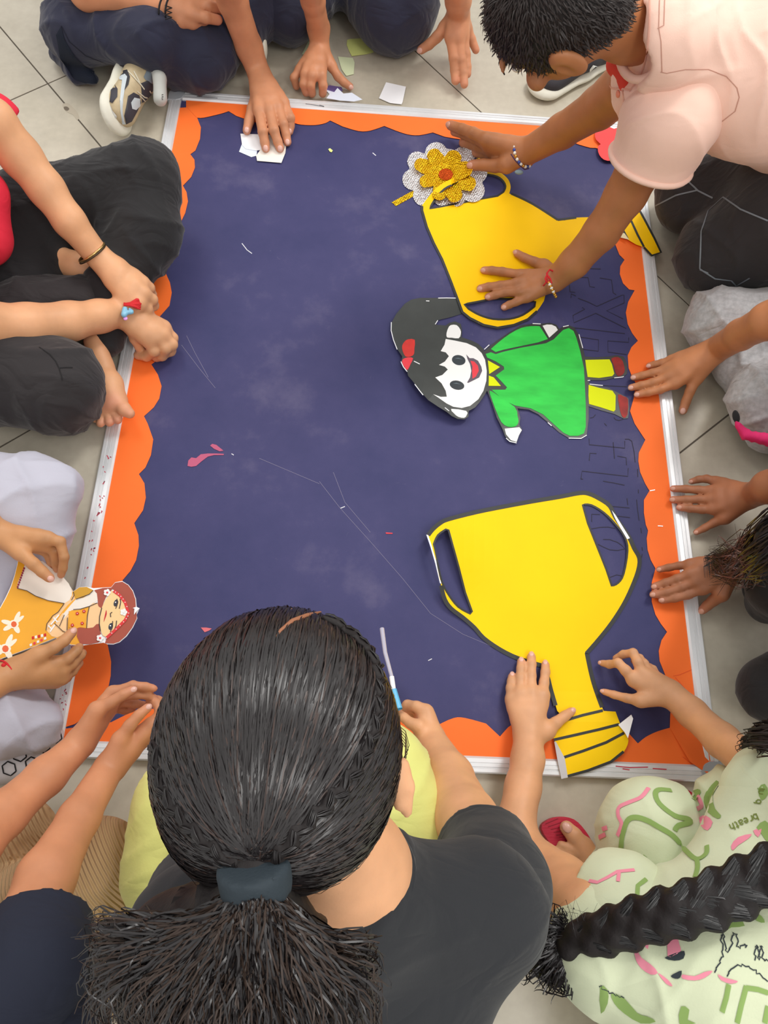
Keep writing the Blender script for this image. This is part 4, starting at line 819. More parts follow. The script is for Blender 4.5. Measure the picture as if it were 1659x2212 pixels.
# his trainer, lying on its side with the strap across
sn = thing('sneaker', None, None, tuple(P(290, 210, 0))); del_ = None
sn.parent = p; sn.location = Vector(P(290, 210, 0)-origin(p)); sn['label'] = 'white, gold and black trainer with a grey strap'
q, so, upr, (t_, s_, n_) = shoe_base(sn, P(301,120,.05)-V3(.015, 0, 0), P(259,275,.046)-V3(.025, 0, 0), (.90, .08, .40), .100, M_solew, M_gold2, wid=.050)
M_dg = mat('charcoal_panel', (58, 56, 64), .6); M_lb = mat('silver_panel', (198, 208, 212), .4); M_st = mat('grey_strap', (188, 190, 184), .6)
for m_, pg in ((M_dg, [(276,208),(288,200),(300,206),(304,222),(296,240),(284,262),(272,268),(268,250)]), (M_dg, [(304,180),(322,172),(338,190),(338,215),(320,228),(306,222)]), (mat('white_panel', (216, 216, 210), .5), cr(cN, [(900,625),(1010,620),(1060,640),(1000,690),(985,760),(975,900),(1010,990),(1050,1040),(1045,1110),(1000,1140),(960,1100),(920,900)])), (M_dg, cr(cN, [(990,770),(1030,760),(1055,800),(1050,870),(1010,925),(985,915)])), (mat('black_panel', (40, 40, 46), .5), cr(cN, [(990,720),(1010,670),(1080,635),(1140,625),(1165,690),(1150,760),(1115,810),(1110,700),(1040,715),(995,740)])), (M_lb, cr(cN, [(1005,715),(1040,680),(1120,665),(1140,690),(1115,800),(1100,900),(1110,1080),(1125,1110),(1095,1110),(1078,1000),(1072,900),(1095,720),(1040,720),(1000,755)])), (mat('pewter_panel', (128, 140, 150), .45), cr(cN, [(1285,690),(1320,615),(1360,640),(1385,720),(1355,750),(1300,715)])), (M_lb, cr(cN, [(1170,920),(1200,875),(1250,885),(1252,950),(1215,985),(1180,975)]))):
    patch('side_panel', upr, pg, m_, sn, off=.0012+rng.uniform(0, .0006), step=5)
decal('lace', upr, [cr(cN, l) for l in ([(1225,820),(1290,870),(1340,880)], [(1250,860),(1310,920)], [(1335,810),(1370,870)], [(1345,850),(1390,910)], [(1150,640),(1260,760),(1290,800)], [(1200,640),(1250,740)])], 2.6, mat('lace_cream', (214, 208, 186), .6), sn, off=.002)
strap = blob('strap', [rc(*N((334,138,.085,14),(345,170,.088,14)), .006), rc(*N((345,170,.088,14),(346,214,.070,15)), .006)], M_st, sn, h=.004)
decal('strap_print', strap, [cr(cN, l) for l in ([(1448,850),(1462,848)], [(1448,862),(1462,866)], [(1446,878),(1460,876)], [(1448,890),(1460,892)])], 1.2, M_thr, sn)
sn2 = thing('sneaker', None, None); sn2.parent = p; sn2.location = Vector(P(575, 70, 0)-origin(p)); sn2['label'] = 'cream and black trainer seen sole first'
q, so, upr, _ = shoe_base(sn2, P(556,16,.05), P(580,112,.045), (-.95, .1, .1), .075, M_solew, M_dkmesh, wid=.038)
patch('side_panel', upr, cr(cO, [(632,232),(730,245),(745,300),(738,352),(700,340),(660,290)]), M_lb, sn2)

# ---------------- child at the top middle in navy trousers, hands on the floor
p = person('', (.42, 1.95, 0)); tag(p, 'person in navy trousers at the top middle with both hands over the floor', 'person')
B = Body(); pel, ch, nk = V3(.44, 2.05, .12), V3(.47, 1.98, .38), V3(.48, 1.92, .50); sL, sR = V3(.61, 1.92, .44), V3(.34, 1.93, .44)
torso(B, pel, ch, nk, sL, sR); hc = V3(.48, 1.86, .63); hf, hu = (0, -.7, -.65), (0, -.6, .8); cav = head(B, hc, hf, hu); B.base.append(rc((nk, .034), (hc, .04), .02))
ra = [Wn(*sR, .042)]+N((662,-70,.30,32), (676,0,.19,25), (688,60,.10,23), (691,100,.062,20.5)); B.limb(ra)
B.hand(ra[-1], [N((694,163,.055,9),(698,185,.040,8.6),(697,202,.018,8)), N((675,163,.058,9),(671,185,.042,8.6),(674,202,.018,8)), N((660,160,.054,9),(656,182,.040,8.4),(661,200,.018,7.8)), N((648,150,.045,8.5),(635,168,.034,8),(640,186,.014,7.4))],
       N((716,142,.045,9),(730,165,.032,9),(743,178,.022,8.2),(756,187,.014,7.5)), nails=['t'])
la = [Wn(*sL, .042)]+N((985,-60,.26,32), (990,0,.17,27), (990,30,.12,25)); B.limb(la)
B.hand(la[-1], [N((975,80,.09,12),(981,125,.06,10.5),(983,152,.04,9.5),(984,174,.028,8.6)), N((990,84,.088,11.5),(996,130,.058,10),(1001,158,.040,9),(1003,182,.028,8)), N((1000,80,.082,11),(1006,118,.058,9.6),(1009,145,.042,8.4),(1010,160,.034,7.6)), N((1008,62,.08,10),(1018,85,.062,9),(1028,108,.046,7.5))],
       N((962,60,.085,12),(944,80,.07,11),(927,96,.055,10),(910,107,.042,9)), nails=['t'])
B.build(p, SK_A, subs=cav)
o = blob('trousers', [rc((pel, .13), (P(622,12,.09), .075), .04), rc((P(622,12,.09), .078), (P(560,-60,.07), .06), .03), rc((pel, .13), (P(852,14,.09), .095), .04), rc((P(852,14,.09), .1), (P(740,-100,.07), .06), .03)], M_navy, p, h=.006, wr=FOLD(.004, .06), it=3, cuts=[((0, 0, .004), (0, 0, -1))])
tube_mesh('drawstring', [[P(915,0,.10), P(922,20,.09), P(925,35,.07), P(930,44,.06)]], [.004, .006, .004, .001], M_navy, p)
shirt(p, M_navy, pel, ch, nk, sL, sR, None); sleeve(p, M_navy, [Wn(*sL, .06), (la[1][0]*.45+sL*.55, .05)]); sleeve(p, M_navy, [Wn(*sR, .06), (ra[1][0]*.45+sR*.55, .05)])
cap(p, hc, hf, hu); eyes(p, hc, hf, hu)

# ---------------- black sneaker behind the boy in pink
sn = thing('sneaker', 'black mesh trainer with white toe cap behind the boy in pink', 'shoe', tuple(P(1210, 190, 0)))
q, so, upr, (t_, s_, n_) = shoe_base(sn, P(1325,120,.003), P(1148,212,.003), (0.05, .0, 1), .095, M_solew, M_dkmesh, wid=.046)
patch('toe_cap', upr, cr(cW, [(575,850),(590,820),(640,830),(690,870),(712,900),(716,935),(680,930),(620,900)]), M_solew, upr, off=.003)
patch('side_panel', upr, cr(cW, [(960,740),(1010,700),(1120,560),(1180,570),(1230,620),(1100,700),(1030,770)]), mat('white_stripe', (222, 226, 220), .5), upr, off=.002)
decal('side_stripe', upr, [cr(cW, [(1120,640),(1070,700),(1020,780)])], 8, M_dkmesh, upr, off=.003)

# ---------------- boy in the pink shirt
p = person('', tuple(P(1600, 450, 0))); tag(p, 'boy in a pale pink shirt and black trousers leaning over the board', 'person'); p.name = 'person'
B = Body(); SKP = skin('skin_boy', (172, 112, 72))
hc = P(1196, 26, .56); hu = unit((-.86, -.20, .47)); hf = unit((-.50, .22, -.84)); cav = head(B, hc, hf, hu, 1.13)
nk = P(1352, 66, .50); ch = P(1500, 110, .45); pel = P(1800, 260, .30)
B.base += [rc((hc-hu*.05-hf*.02, .050), (nk, .043), .03), rc((nk, .040), (ch, .055), .03), rc((ch, .08), (pel, .10), .03)]
la = N((1450,235,.42,70), (1405,320,.34,56), (1352,420,.245,44), (1300,500,.165,38), (1240,568,.09,32), (1200,603,.045,27)); B.limb([(ch, .09)]+la)
B.hand(la[-1], [cN_ for cN_ in (N((590,228,.036,19),(510,214,.026,17.5),(465,209,.0215,16.5),(432,208,.018,15.5), c=cD), N((575,265,.038,19.5),(500,274,.027,17.5),(450,280,.0215,17),(416,287,.018,16), c=cD), N((585,300,.036,19),(520,304,.026,17),(480,314,.0215,16.5),(450,323,.018,15.5), c=cD), N((618,325,.030,18),(570,345,.024,16),(540,357,.0205,15.5),(519,367,.017,15), c=cD))],
       N((690,190,.034,24),(650,172,.030,20),(605,153,.025,17.5),(573,134,.021,15.5), c=cD))
ra = N((1385,160,.40,62), (1295,232,.27,43), (1215,283,.17,35), (1143,325,.095,28.5)); B.limb([(ch, .09)]+ra)
B.hand(ra[-1], [N((1052,302,.085,13),(1022,288,.072,11.5),(998,279,.062,10.5),(974,271,.052,9.5)), N((1056,312,.070,13),(1028,299,.055,11),(1003,289,.045,10),(982,284,.036,9)), N((1062,325,.055,12),(1035,318,.040,10.5),(1018,312,.030,9.5),(1000,308,.022,8.6)), N((1068,335,.045,11),(1045,332,.032,9.5),(1028,330,.022,8.6))],
       N((1095,355,.065,15),(1070,358,.050,13.5),(1045,356,.040,12),(1020,357,.030,10.5)), nails=['t', 0])
f0, u0, r0 = frame(hf, hu); B.base.append(el(hc-r0*.086-f0*.012-u0*.015, (.010, .022, .035), [r0, f0, u0], .004)); cav[0] = el(hc-r0*.100-f0*.004-u0*.014, (.011, .012, .021), [r0, f0, u0], .004); cav.append(el(hc-r0*.10+f0*.006-u0*.03, (.009, .006, .008), [r0, f0, u0], .003))
B.build(p, SKP, h=.0029, subs=cav, nm=M_naild)
M_pink = mat('pale_pink_cotton', (244, 204, 186), .85, var=.03, vscale=20, bump=.2, bscale=500, sheen=.2, fold=0.28, fscale=6)
pr = [rc((ch+V3(.01, .0, .0), .115), (P(1640,150,.44), .135), .04), rc((P(1640,150,.44), .135), (pel, .13), .04), rc((ch, .10), (P(1455,215,.40), .050), .03), rc((ch, .1), (P(1440,10,.44), .075), .03), rc((P(1440,92,.505), .074), (ch, .10), .03), rc((P(1432,20,.50), .062), (P(1425,80,.51), .060), .03), rc(*N((1400,185,.42,60), (1350,225,.37,22)), .02), rc(*N((1345,160,.42,22), (1352,245,.345,14)), .01)]
o = blob('shirt', pr, M_pink, p, h=.005, subs=[rc((nk+unit(hc-nk)*.03, .062), (P(1360,75,.515), .044), .008), rc(*N((1372,128,.50,44), (1368,150,.47,34)), .01), rc(*N((1345,132,.52,34),(1352,172,.44,24)), .006), rc(*N((1362,165,.46,20), (1366,188,.445,10)), .006)], cuts=[], wr=FOLD(.0045, .055), it=3, label='pale pink henley shirt body')
sl = sleeve(p, M_pink, [Wn(*P(1500,150,.43), .088)]+N((1450,252,.40,102), (1404,352,.315,85)), wr=[(.004, (.3, 1, .4), .045, 2.0)])
shirt_o = o
a_, b_ = N((1450,252,.40,102), (1404,352,.315,85)); d_ = unit(b_[0]-a_[0]); ring('sleeve_hem', b_[0]-d_*.004, d_, b_[1]+.003, b_[1]+.003, .0060, M_pink, p, n=40)
decal('shoulder_seam', [o, sl], [[(1427,155),(1440,158),(1480,150),(1530,150),(1570,165),(1592,190),(1597,210),(1588,240),(1560,262)], [(1425,0),(1423,60),(1428,90),(1430,155)], [(1436,0),(1434,55),(1420,62)]], 1.8, mat('pink_seam', (196, 146, 128), .9), o)
M_btn = mat('pink_button', (232, 140, 112), .3)
for x, y in ((1337, 203), (1352, 250)):
    c, n = hit(o, x, y)
    if c is None: c = P(x, y, .40); n = UP(c)
    ring('collar', P(1392,88,.505), unit(hc-nk)+V3(-.1, 0, -.05), .060, .054, .0075, M_pink, o, n=36, yd=(0, .2, 1)) if y == 203 else None
    bt = uv_ball('button', c+n*.002, (.0062, .0062, .003), M_btn, o, 8, axes=[unit(np.cross(n, (0, 1, 0.1))), unit(np.cross(n, np.cross(n, (0, 1, .1)))), n])
    uv_ball('pearl', c+n*.005, .0022, mat('pearl', (250, 220, 200), .2), bt, 5) if False else None
decal('placket_edge', o, [[(1320,128),(1312,170),(1322,190),(1345,192),(1355,260)], [(1345,192),(1362,196),(1385,165),(1398,120),(1403,60),(1404,0)]], 3.5, mat('pink_rib', (232, 176, 156), .9), o, off=.002)
blob('undershirt', [rc(*N((1335,138,.43,26), (1380,138,.43,26)), .01), rc(*N((1350,150,.43,26), (1350,184,.42,14)), .01)], mat('red_undershirt', (216, 66, 48), .8), p, h=.004)
tp = [rc((P(1495,427,.09), .078), (P(1700,400,.18), .115), .03), rc((P(1548,548,.10), .085), (P(1720,470,.2), .12), .03), rc((P(1700,400,.2), .11), (pel, .13), .04), rc((P(1720,470,.2), .12), (pel, .13), .04), rc((P(1495,427,.06), .06), (P(1800,300,.06), .05), .03), rc((P(1548,548,.06), .06), (P(1820,400,.05), .05), .03)]
o = blob('trousers', tp, M_bk2, p, h=.006, wr=FOLD(.004, .07), it=3, cuts=[((0, 0, .004), (0, 0, -1))], label='black track trousers with grey piping')
decal('piping', o, [[(1412,447),(1460,422),(1506,411)], [(1480,368),(1490,395),(1508,412),(1540,428)], [(1562,426),(1600,452),(1659,477)], [(1562,426),(1530,455),(1515,500),(1512,580),(1520,586),(1545,602),(1580,606),(1590,617),(1620,600)], [(1512,582),(1530,590)]], 3.2, mat('grey_piping', (122, 130, 138), .6), o, off=.001)
# his short hair: scalp mass and thousands of short locks
f_, u_, r_ = frame(hf, hu); R_ = [r_, f_, u_]; L_ = lambda a, b, d: hc+(r_*a+f_*b+u_*d)*1.13
hr_ = blob('hair', [el(L_(0, -.008, .016), (.081, .100, .096), R_, .01), el(L_(0, -.052, -.028), (.062, .046, .060), R_, .02)], M_hair, p, h=.005, subs=[el(L_(0, .095, -.055), (.10, .066, .095), R_, .008), el(L_(.09, .0, -.045), (.03, .036, .044), R_, .005), el(L_(-.09, .0, -.045), (.03, .036, .044), R_, .005)], label='short black cropped hair')
M_lock = mat('hair_lock', (44, 36, 34), .5, spec=.35)
hp = []; hv = hr_.data; lo = origin(hr_); cs = np.array([np.array(v.co)+lo for v in hv.vertices]); nn = np.array([np.array(v.normal) for v in hv.vertices]); pick = rng.choice(len(cs), min(len(cs), 9000), replace=False)
cw = L_(0, -.045, .085)
for i in pick:
    c, n = cs[i], nn[i]
    if n@unit(c-hc) < .2: continue
    fl = unit(c-cw); fl = unit(fl-n*(fl@n)+rng.normal(0, .22, 3)); Ln = rng.uniform(.010, .018)
    hp.append([c-n*.002, c+n*.0018+fl*Ln*.4, c+n*.0022+fl*Ln*.8, c+n*.0008+fl*Ln*1.15])
ribbons('hair_lock', hp, [.0008, .0010, .0008, .0002], lambda q: q-hc, M_lock, hr_)
eyes(p, hc, hf, hu, 1.13)
# bracelets
M_bw = mat('white_bead', (232, 228, 220), .3); M_bb = mat('blue_bead', (52, 76, 160), .3); M_rt = mat('red_thread', (206, 34, 40), .8); M_go = mat('gold_bead', (214, 160, 70), .25, metal=.8)
def beads(parent, c, axis, rad, n, r, ms, arc=(0, 360), name='bead_bracelet'):
    br = ring(name, c, axis, rad, rad, r*.35, ms[0], parent); a = unit(axis); u = unit(np.cross(a, (0, 0, 1))); v = np.cross(a, u)
    for i, t in enumerate(np.radians(np.linspace(arc[0], arc[1], n, endpoint=False))): uv_ball('bead', np.array(c)+(u*math.cos(t)+v*math.sin(t))*(rad+r*.3), r, ms[i % len(ms)], br, 5)
    return br
c = P(1131, 331, .088); ax = ra[-1][0]-ra[-2][0]; beads(p, c, ax, .0285, 26, .0036, [M_bw, M_bb, M_bw, M_go])
ring('thread_bracelet', P(1140, 326, .092), ax, .0290, .0290, .0013, mat('orange_thread', (214, 120, 80), .7), p)
tube_mesh('thread_bracelet', [[P(1104,333,.112), P(1112,345,.112), P(1122,357,.100), P(1133,366,.085), P(1142,364,.075)]], .0013, mat('purple_thread', (60, 34, 72), .8), p)
uv_ball('charm', P(1121,372,.075), (.010, .006, .004), mat('grey_feather', (122, 140, 146), .8), p, 6)
c = la[-1][0]; ax = la[-1][0]-la[-2][0]
tube_mesh('thread_bracelet', [cr_ for cr_ in ([P(*q_, z_) for q_, z_ in zip(cr(cD, [(738,215),(715,205),(702,222),(708,240),(698,262),(688,275)]), (.072, .078, .078, .076, .072, .062))], [P(*q_, z_) for q_, z_ in zip(cr(cD, [(702,225),(718,245),(724,262),(712,272)]), (.078, .077, .074, .07))], [P(*q_, z_) for q_, z_ in zip(cr(cD, [(706,222),(696,245),(702,262),(716,250)]), (.078, .077, .074, .074))])], .0018, M_rt, p)
bb = tube_mesh('bead_bracelet', [[P(*q_, z_) for q_, z_ in zip(cr(cD, [(712,262),(722,282),(734,302),(742,322)]), (.072, .070, .062, .050))]], .001, M_go, p)
for i in range(9):
    t = i/8; q_ = cr(cD, [(712+30*t, 262+60*t)])[0]; uv_ball('bead', P(*q_, .074-.022*t*t), .0034, [M_go, M_bw][i % 2 if i < 6 else 0], bb, 5)
# ---------------- child in red at the left, hands on the orange border
p = person('', (-.28, .95, 0)); tag(p, 'person in a red top and black trousers at the left, gold bangle, bare foot', 'person')
B = Body(); pel, ch, nk = V3(-.42, .78, .12), V3(-.37, .84, .38), V3(-.33, .85, .49); sL, sR = V3(-.33, 1.0, .43), V3(-.33, .70, .43)
torso(B, pel, ch, nk, sL, sR); hc = V3(-.28, .85, .62); hf, hu = (.7, 0, -.65), (.6, 0, .8); cav = head(B, hc, hf, hu); B.base.append(rc((nk, .034), (hc, .04), .02))
la = [Wn(*sL, .045)]+N((-15,262,.35,46), (45,338,.295,43), (100,408,.255,38), (150,478,.215,33.5), (204,545,.165,27.5)); B.limb(la)
B.hand(la[-1], [N((305,612,.12,12),(322,622,.108,11),(327,636,.088,10),(318,642,.075,9)), N((308,635,.12,12),(328,647,.105,11.5),(332,660,.085,10),(322,664,.072,9)), N((298,655,.118,12),(318,668,.10,11),(322,678,.082,10)), N((285,665,.115,11),(300,682,.095,10),(304,690,.08,9))], None, nails=False, fat=1.25)
ra = [Wn(*sR, .045)]+N((-70,690,.26,47), (-10,702,.215,46), (60,702,.19,45), (150,694,.155,40.5), (215,683,.125,34), (262,676,.100,30)); B.limb(ra)
B.hand(ra[-1], [N((322,733,.068,12.5),(332,758,.052,11.5),(316,769,.030,10.5),(299,767,.022,9.5)), N((338,728,.068,12.5),(357,752,.052,12),(350,768,.032,10.5),(338,772,.022,9.5)), N((350,722,.066,12.5),(371,744,.050,11.5),(368,758,.032,10.5),(358,764,.023,9.5)), N((352,708,.062,12),(373,730,.045,10.5),(374,744,.030,9.5))],
       N((288,708,.085,13),(292,730,.062,12.5),(302,748,.040,11),(306,757,.028,9.5)), nails=False, fat=1.2)
# bare foot, sole up
B.base += chain(N((206,740,.075,24),(222,790,.060,21),(236,830,.055,27),(245,868,.050,31)), .01)+chain(N((236,830,.055,24),(222,880,.045,24)), .01)
B.groups += [[rc(*N((250,862,.055,17),(268,884,.058,15)), .004), rc(*N((268,884,.058,15),(280,893,.055,11.5)), .004)]]+[[rc(*N(a, b), .003)] for a, b in (((245,885,.045,12),(254,906,.046,10.5)), ((235,890,.043,11),(236,912,.044,10)), ((225,888,.04,11),(217,914,.042,9.5)), ((216,880,.035,10),(205,905,.037,8.5)))]
B.pinks += N((250,865,.085,30), (282,893,.065,14), (254,908,.05,13), (236,913,.05,13), (217,914,.05,12), (225,870,.07,25))
B.limb(N((120,560,.10,32),(165,575,.10,28),(205,590,.09,28)))
B.build(p, SK_C, subs=cav)
tp = [rc((pel, .12), (P(60,470,.12), .082), .03), rc((P(60,470,.12), .08), (P(308,385,.17), .066), .03), rc((P(308,385,.17), .066), (P(318,500,.13), .062), .03), rc((P(318,500,.13), .06), (P(250,620,.085), .055), .03), rc((P(250,620,.08), .05), (P(225,735,.06), .036), .02), rc((P(240,400,.13), .06), (P(285,520,.10), .07), .03),
      rc((P(60,470,.11), .08), (P(60,600,.085), .075), .03)]
o = blob('trousers', tp, M_bk, p, h=.006, wr=FOLD(.005, .05), it=3, cuts=[((0, 0, .004), (0, 0, -1))], label='black trouser leg with the knee raised')
tp2 = [rc((pel, .13), (P(-40,790,.13), .10), .04), rc((P(-40,790,.13), .10), (P(120,832,.125), .083), .03), rc((P(120,832,.12), .08), (P(145,870,.07), .055), .02), rc((P(60,660,.09), .06), (P(180,655,.08), .05), .03)]
o2 = blob('trousers', tp2, M_bk2, p, h=.006, wr=FOLD(.006, .05), it=3, cuts=[((0, 0, .004), (0, 0, -1))], label='charcoal trouser leg folded on the floor')
decal('fold_shade_line', o2, [cr(cY, [(340,1400),(430,1460),(480,1520),(510,1580)]), cr(cY, [(510,1580),(560,1575),(625,1575)]), cr(cY, [(510,1580),(540,1680)])], 2.5, mat('fold_shade', (24, 22, 24), .9), o2)  # dark lines along the trouser folds, crease shade put into the colour
M_redc = mat('red_cotton', (222, 36, 62), .8, var=.04, bump=.2, bscale=500, fold=0.4)
shirt(p, M_redc, pel, ch, nk, sL, sR, None, wr=FOLD(.003, .05)); sleeve(p, M_redc, [Wn(*sL, .062), N((-20,272,.33,64))[0], N((6,292,.315,56))[0]], wr=[(.003, (.3, 1, .4), .045, 2.0)]); sleeve(p, M_redc, [Wn(*sR, .06), (mid(Wn(*sR, .05), ra[1], .6)[0], .056)])
blob('shirt_hem', [rc((ch-V3(0, 0, .05), .105), (P(-42,420,.27), .045), .03), rc((pel+V3(0, 0, .06), .11), (P(-38,515,.22), .048), .03), rc(*N((-42,420,.27,50),(-38,515,.22,54)), .02)], M_redc, p, h=.006)
cap(p, hc, hf, hu, low=.04); eyes(p, hc, hf, hu)
# bangle and bracelets
M_gb = mat('gold_bangle', (206, 170, 110), .22, metal=.85)
bg_ = ring('bangle', P(198,545,.167), la[-1][0]-la[-2][0], .0285, .0285, .0022, M_gb, p, n=36, label='gold bangle with small stones'); ring('bangle_edge', P(200,549,.166), la[-1][0]-la[-2][0], .0288, .0288, .0016, mat('dark_bangle_edge', (70, 56, 40), .4, metal=.5), p, n=36)
br = beads(p, P(266,676,.102), ra[-1][0]-ra[-2][0], .0255, 22, .0030, [mat('lilac_bead', (206, 150, 210), .3), mat('pink_glass_bead', (236, 190, 205), .2)])
M_ele = mat('blue_enamel', (128, 186, 214), .35)
blob('charm', [rc(*N((268,680,.134,6.5),(270,668,.134,6)), .002), rc(*N((272,676,.134,5),(284,674,.134,5)), .002), rc(*N((280,668,.134,3),(286,671,.134,2.5)), .001)], M_ele, p, h=.0012, label='light blue enamel charm')
uv_ball('charm', P(271,688,.131), (.0042, .0042, .002), mat('lilac_enamel', (214, 150, 222), .3), p, 6)
tube_mesh('tassel', [[P(268+rng.uniform(-1,1),657+rng.uniform(-3,3),.134), P(282,657+k*.6,.138), P(296+rng.uniform(-1,3),655+k*2.1,.135+rng.uniform(-.002,.003)), P(303+rng.uniform(-2,2),656+k*2.3,.128)] for k in range(-4, 6)], [.0012, .0020, .0022, .0016], M_rt, p, label='red thread tassel')['kind'] = 'stuff'
tube_mesh('tassel', [[P(235,714,.075), P(222+rng.uniform(-3,3),720+k,.065), P(205+rng.uniform(-3,3),730+k*1.6,.05), P(190+rng.uniform(-3,3),739+k*1.5,.035)] for k in range(-3, 4)], .0011, mat('pale_green_thread', (150, 176, 140), .8), p, label='pale green thread tassel')['kind'] = 'stuff'

# ---------------- child in light grey trousers holding the paper princess
p = person('', (-.15, .25, 0)); tag(p, 'person in pale grey trousers at the left holding the paper lady cutout', 'person')
B = Body(); pel, ch, nk = V3(-.40, .24, .12), V3(-.34, .24, .38), V3(-.29, .24, .49); sL, sR = V3(-.28, .40, .43), V3(-.28, .08, .43)
torso(B, pel, ch, nk, sL, sR); hc = V3(-.23, .24, .62); hf, hu = (.75, 0, -.6), (.6, 0, .8); cav = head(B, hc, hf, hu); B.base.append(rc((nk, .034), (hc, .04), .02))
la = [Wn(*sL, .042)]+N((-120,1085,.24,42), (-50,1120,.20,36), (-5,1152,.175,29)); B.limb(la)
B.hand(la[-1], [N((300,600,.172,34),(385,622,.165,31),(410,720,.152,28),(402,790,.138,26),(390,835,.128,23), c=cE), N((280,640,.160,34),(345,680,.148,30),(355,760,.132,26),(365,800,.122,23), c=cE), N((240,650,.150,34),(310,700,.135,29),(330,770,.118,25), c=cE)],
       N((130,690,.172,42),(215,765,.170,38),(270,815,.162,34),(318,855,.155,30), c=cE), nails=['t'], fat=1.15)
ra = [Wn(*sR, .042)]+N((-150,1560,.22,46), (-60,1500,.18,40), (18,1458,.150,33)); B.limb(ra)
B.hand((ra[-1][0], ra[-1][1]), [N((600,1110,.135,62),(760,1050,.132,58),(860,960,.125,50),(890,920,.118,44), c=cS), N((680,1180,.125,64),(800,1110,.118,60),(900,1010,.105,50),(925,985,.095,44), c=cS), N((690,1260,.115,66),(800,1190,.100,58),(880,1100,.088,50), c=cS), N((620,1300,.105,62),(740,1260,.09,54),(820,1180,.078,46), c=cS)],
       N((430,1010,.158,78),(600,930,.160,66),(720,850,.158,60),(808,755,.153,52), c=cS), nails=['t'], fat=1.1, palm=[rc(*N((250,1170,.145,150),(480,1170,.135,150), c=cS), .01)])
B.build(p, SK_D, subs=cav)
M_gy = mat('pale_grey_jersey', (190, 190, 204), .85, var=.04, bump=.2, bscale=500, sheen=.2, fold=0.22, fscale=7)
tp = [rc((pel, .12), (P(-20,1090,.12), .085), .03), rc((P(-20,1090,.12), .085), (P(85,1066,.115), .058), .03), rc((P(85,1066,.115), .056), (P(70,1150,.09), .06), .03), rc((P(70,1150,.09), .055), (P(-60,1350,.06), .06), .03),
      rc((pel, .12), (P(-20,1560,.10), .055), .03), rc((P(-20,1560,.10), .05), (P(70,1560,.07), .042), .03), rc((P(60,1570,.06), .04), (P(20,1480,.05), .04), .02)]
o = blob('trousers', tp, M_gy, p, h=.0055, wr=FOLD(.006, .045), it=3, cuts=[((0, 0, .004), (0, 0, -1))])
o3 = blob('trouser_cuff', [rc(*N((-30,1665,.05,40),(60,1640,.045,38)), .02), rc(*N((60,1640,.045,36),(112,1590,.03,26)), .02)], mat('white_print_cloth', (206, 204, 208), .8), p, h=.0055, label='white cuff printed with black hexagons', cuts=[((0, 0, .004), (0, 0, -1))])
hx = []
for cx_, cy_ in ((20,1660),(42,1630),(70,1650),(92,1612),(118,1590),(60,1600),(5,1625)): hx.append(ell2((cx_, cy_), 16, 15, 20, 6)+[ell2((cx_, cy_), 16, 15, 20, 6)[0]])
decal('hexagon_print', o3, hx, 3, M_thr, o3)
shirt(p, M_gy, pel, ch, nk, sL, sR, None); sleeve(p, M_gy, [Wn(*sL, .06), (mid(Wn(*sL, .05), la[1], .45)[0], .052)]); sleeve(p, M_gy, [Wn(*sR, .06), (mid(Wn(*sR, .05), ra[1], .45)[0], .052)])
cap(p, hc, hf, hu, low=.05); eyes(p, hc, hf, hu)
c, n = ra[-1][0], ra[-1][0]-ra[-2][0]; ring('thread_bracelet', P(16,1459,.150), n, .0252, .0252, .0016, M_rt, p); uv_ball('knot', P(8,1437,.172), .0035, M_rt, p, 6)
# ---- the paper lady
zP = lambda x, y: .128-.00016*(x-60)-(.004*math.sin((y-1300)/60))*.5
lady = thing('paper_lady', 'paper cutout of a lady in a long yellow dress held at the left edge', 'cutout', tuple(P(150, 1320, 0)))
M_oc = mat('ochre_paint', (236, 166, 22), .5, var=.05, vscale=20); M_skn = mat('peach_paint', (244, 200, 146), .5, var=.03); M_br = mat('brown_hair_paint', (164, 70, 48), .5, var=.06, vscale=30); M_wc = mat('warm_white_paint', (238, 228, 216), .5)
base = cr(cS, [(-420,700),(-420,1200),(-200,1135),(0,1060),(200,985),(400,910),(620,820),(800,900),(920,905),(1160,872),(1200,890),(1270,892),(1340,868),(1420,800),(1490,700),(1537,600),(1530,560),(1562,488),(1530,470),(1522,380),(1490,290),(1440,225),(1370,182),(1290,195),(1245,250),(1150,255),(1050,262),(970,246),(890,250),(818,298),(760,200),(700,130),(600,60),(480,-40),(300,-60),(200,-60),(190,0),(160,120),(120,240),(60,370),(0,480),(-200,600)])
sheet('backing_sheet', base, zP, M_wh, lady, step=14, th=.0006)
def upP(d): return lambda x, y: zP(x, y)+d
def pc(nm, pts, m, d=.0006, par=lady, sm=1): return sheet(nm, cr(cS, smooth(pts, sm) if sm > 1 else pts), upP(d), m, par, step=12)
pc('dress', [(-420,702),(-420,1196),(-200,1130),(0,1054),(200,980),(400,905),(620,816),(800,894),(905,896),(960,800),(1000,700),(1060,560),(1000,400),(1048,290),(970,252),(892,256),(818,305),(760,205),(700,136),(600,66),(480,-34),(300,-54),(206,-56),(196,0),(166,122),(126,244),(66,374),(4,486),(-200,606)], M_oc, .0003)
pc('apron', [(300,-60),(480,-40),(600,60),(700,135),(770,210),(808,300),(806,340),(780,395),(720,432),(600,412),(540,400),(400,350),(300,290),(190,262),(200,200),(250,80)], M_wc)
pc('sleeve', [(820,300),(890,252),(970,248),(1045,285),(1000,330),(930,370),(850,385),(830,340)], mat('dark_ochre_paint', (204, 150, 20), .5))
pc('scarf', [(1045,285),(1085,320),(1095,400),(1040,430),(990,470),(900,500),(800,510),(700,620),(620,655),(700,560),(800,440),(850,385),(930,370),(1000,330)], M_wc)
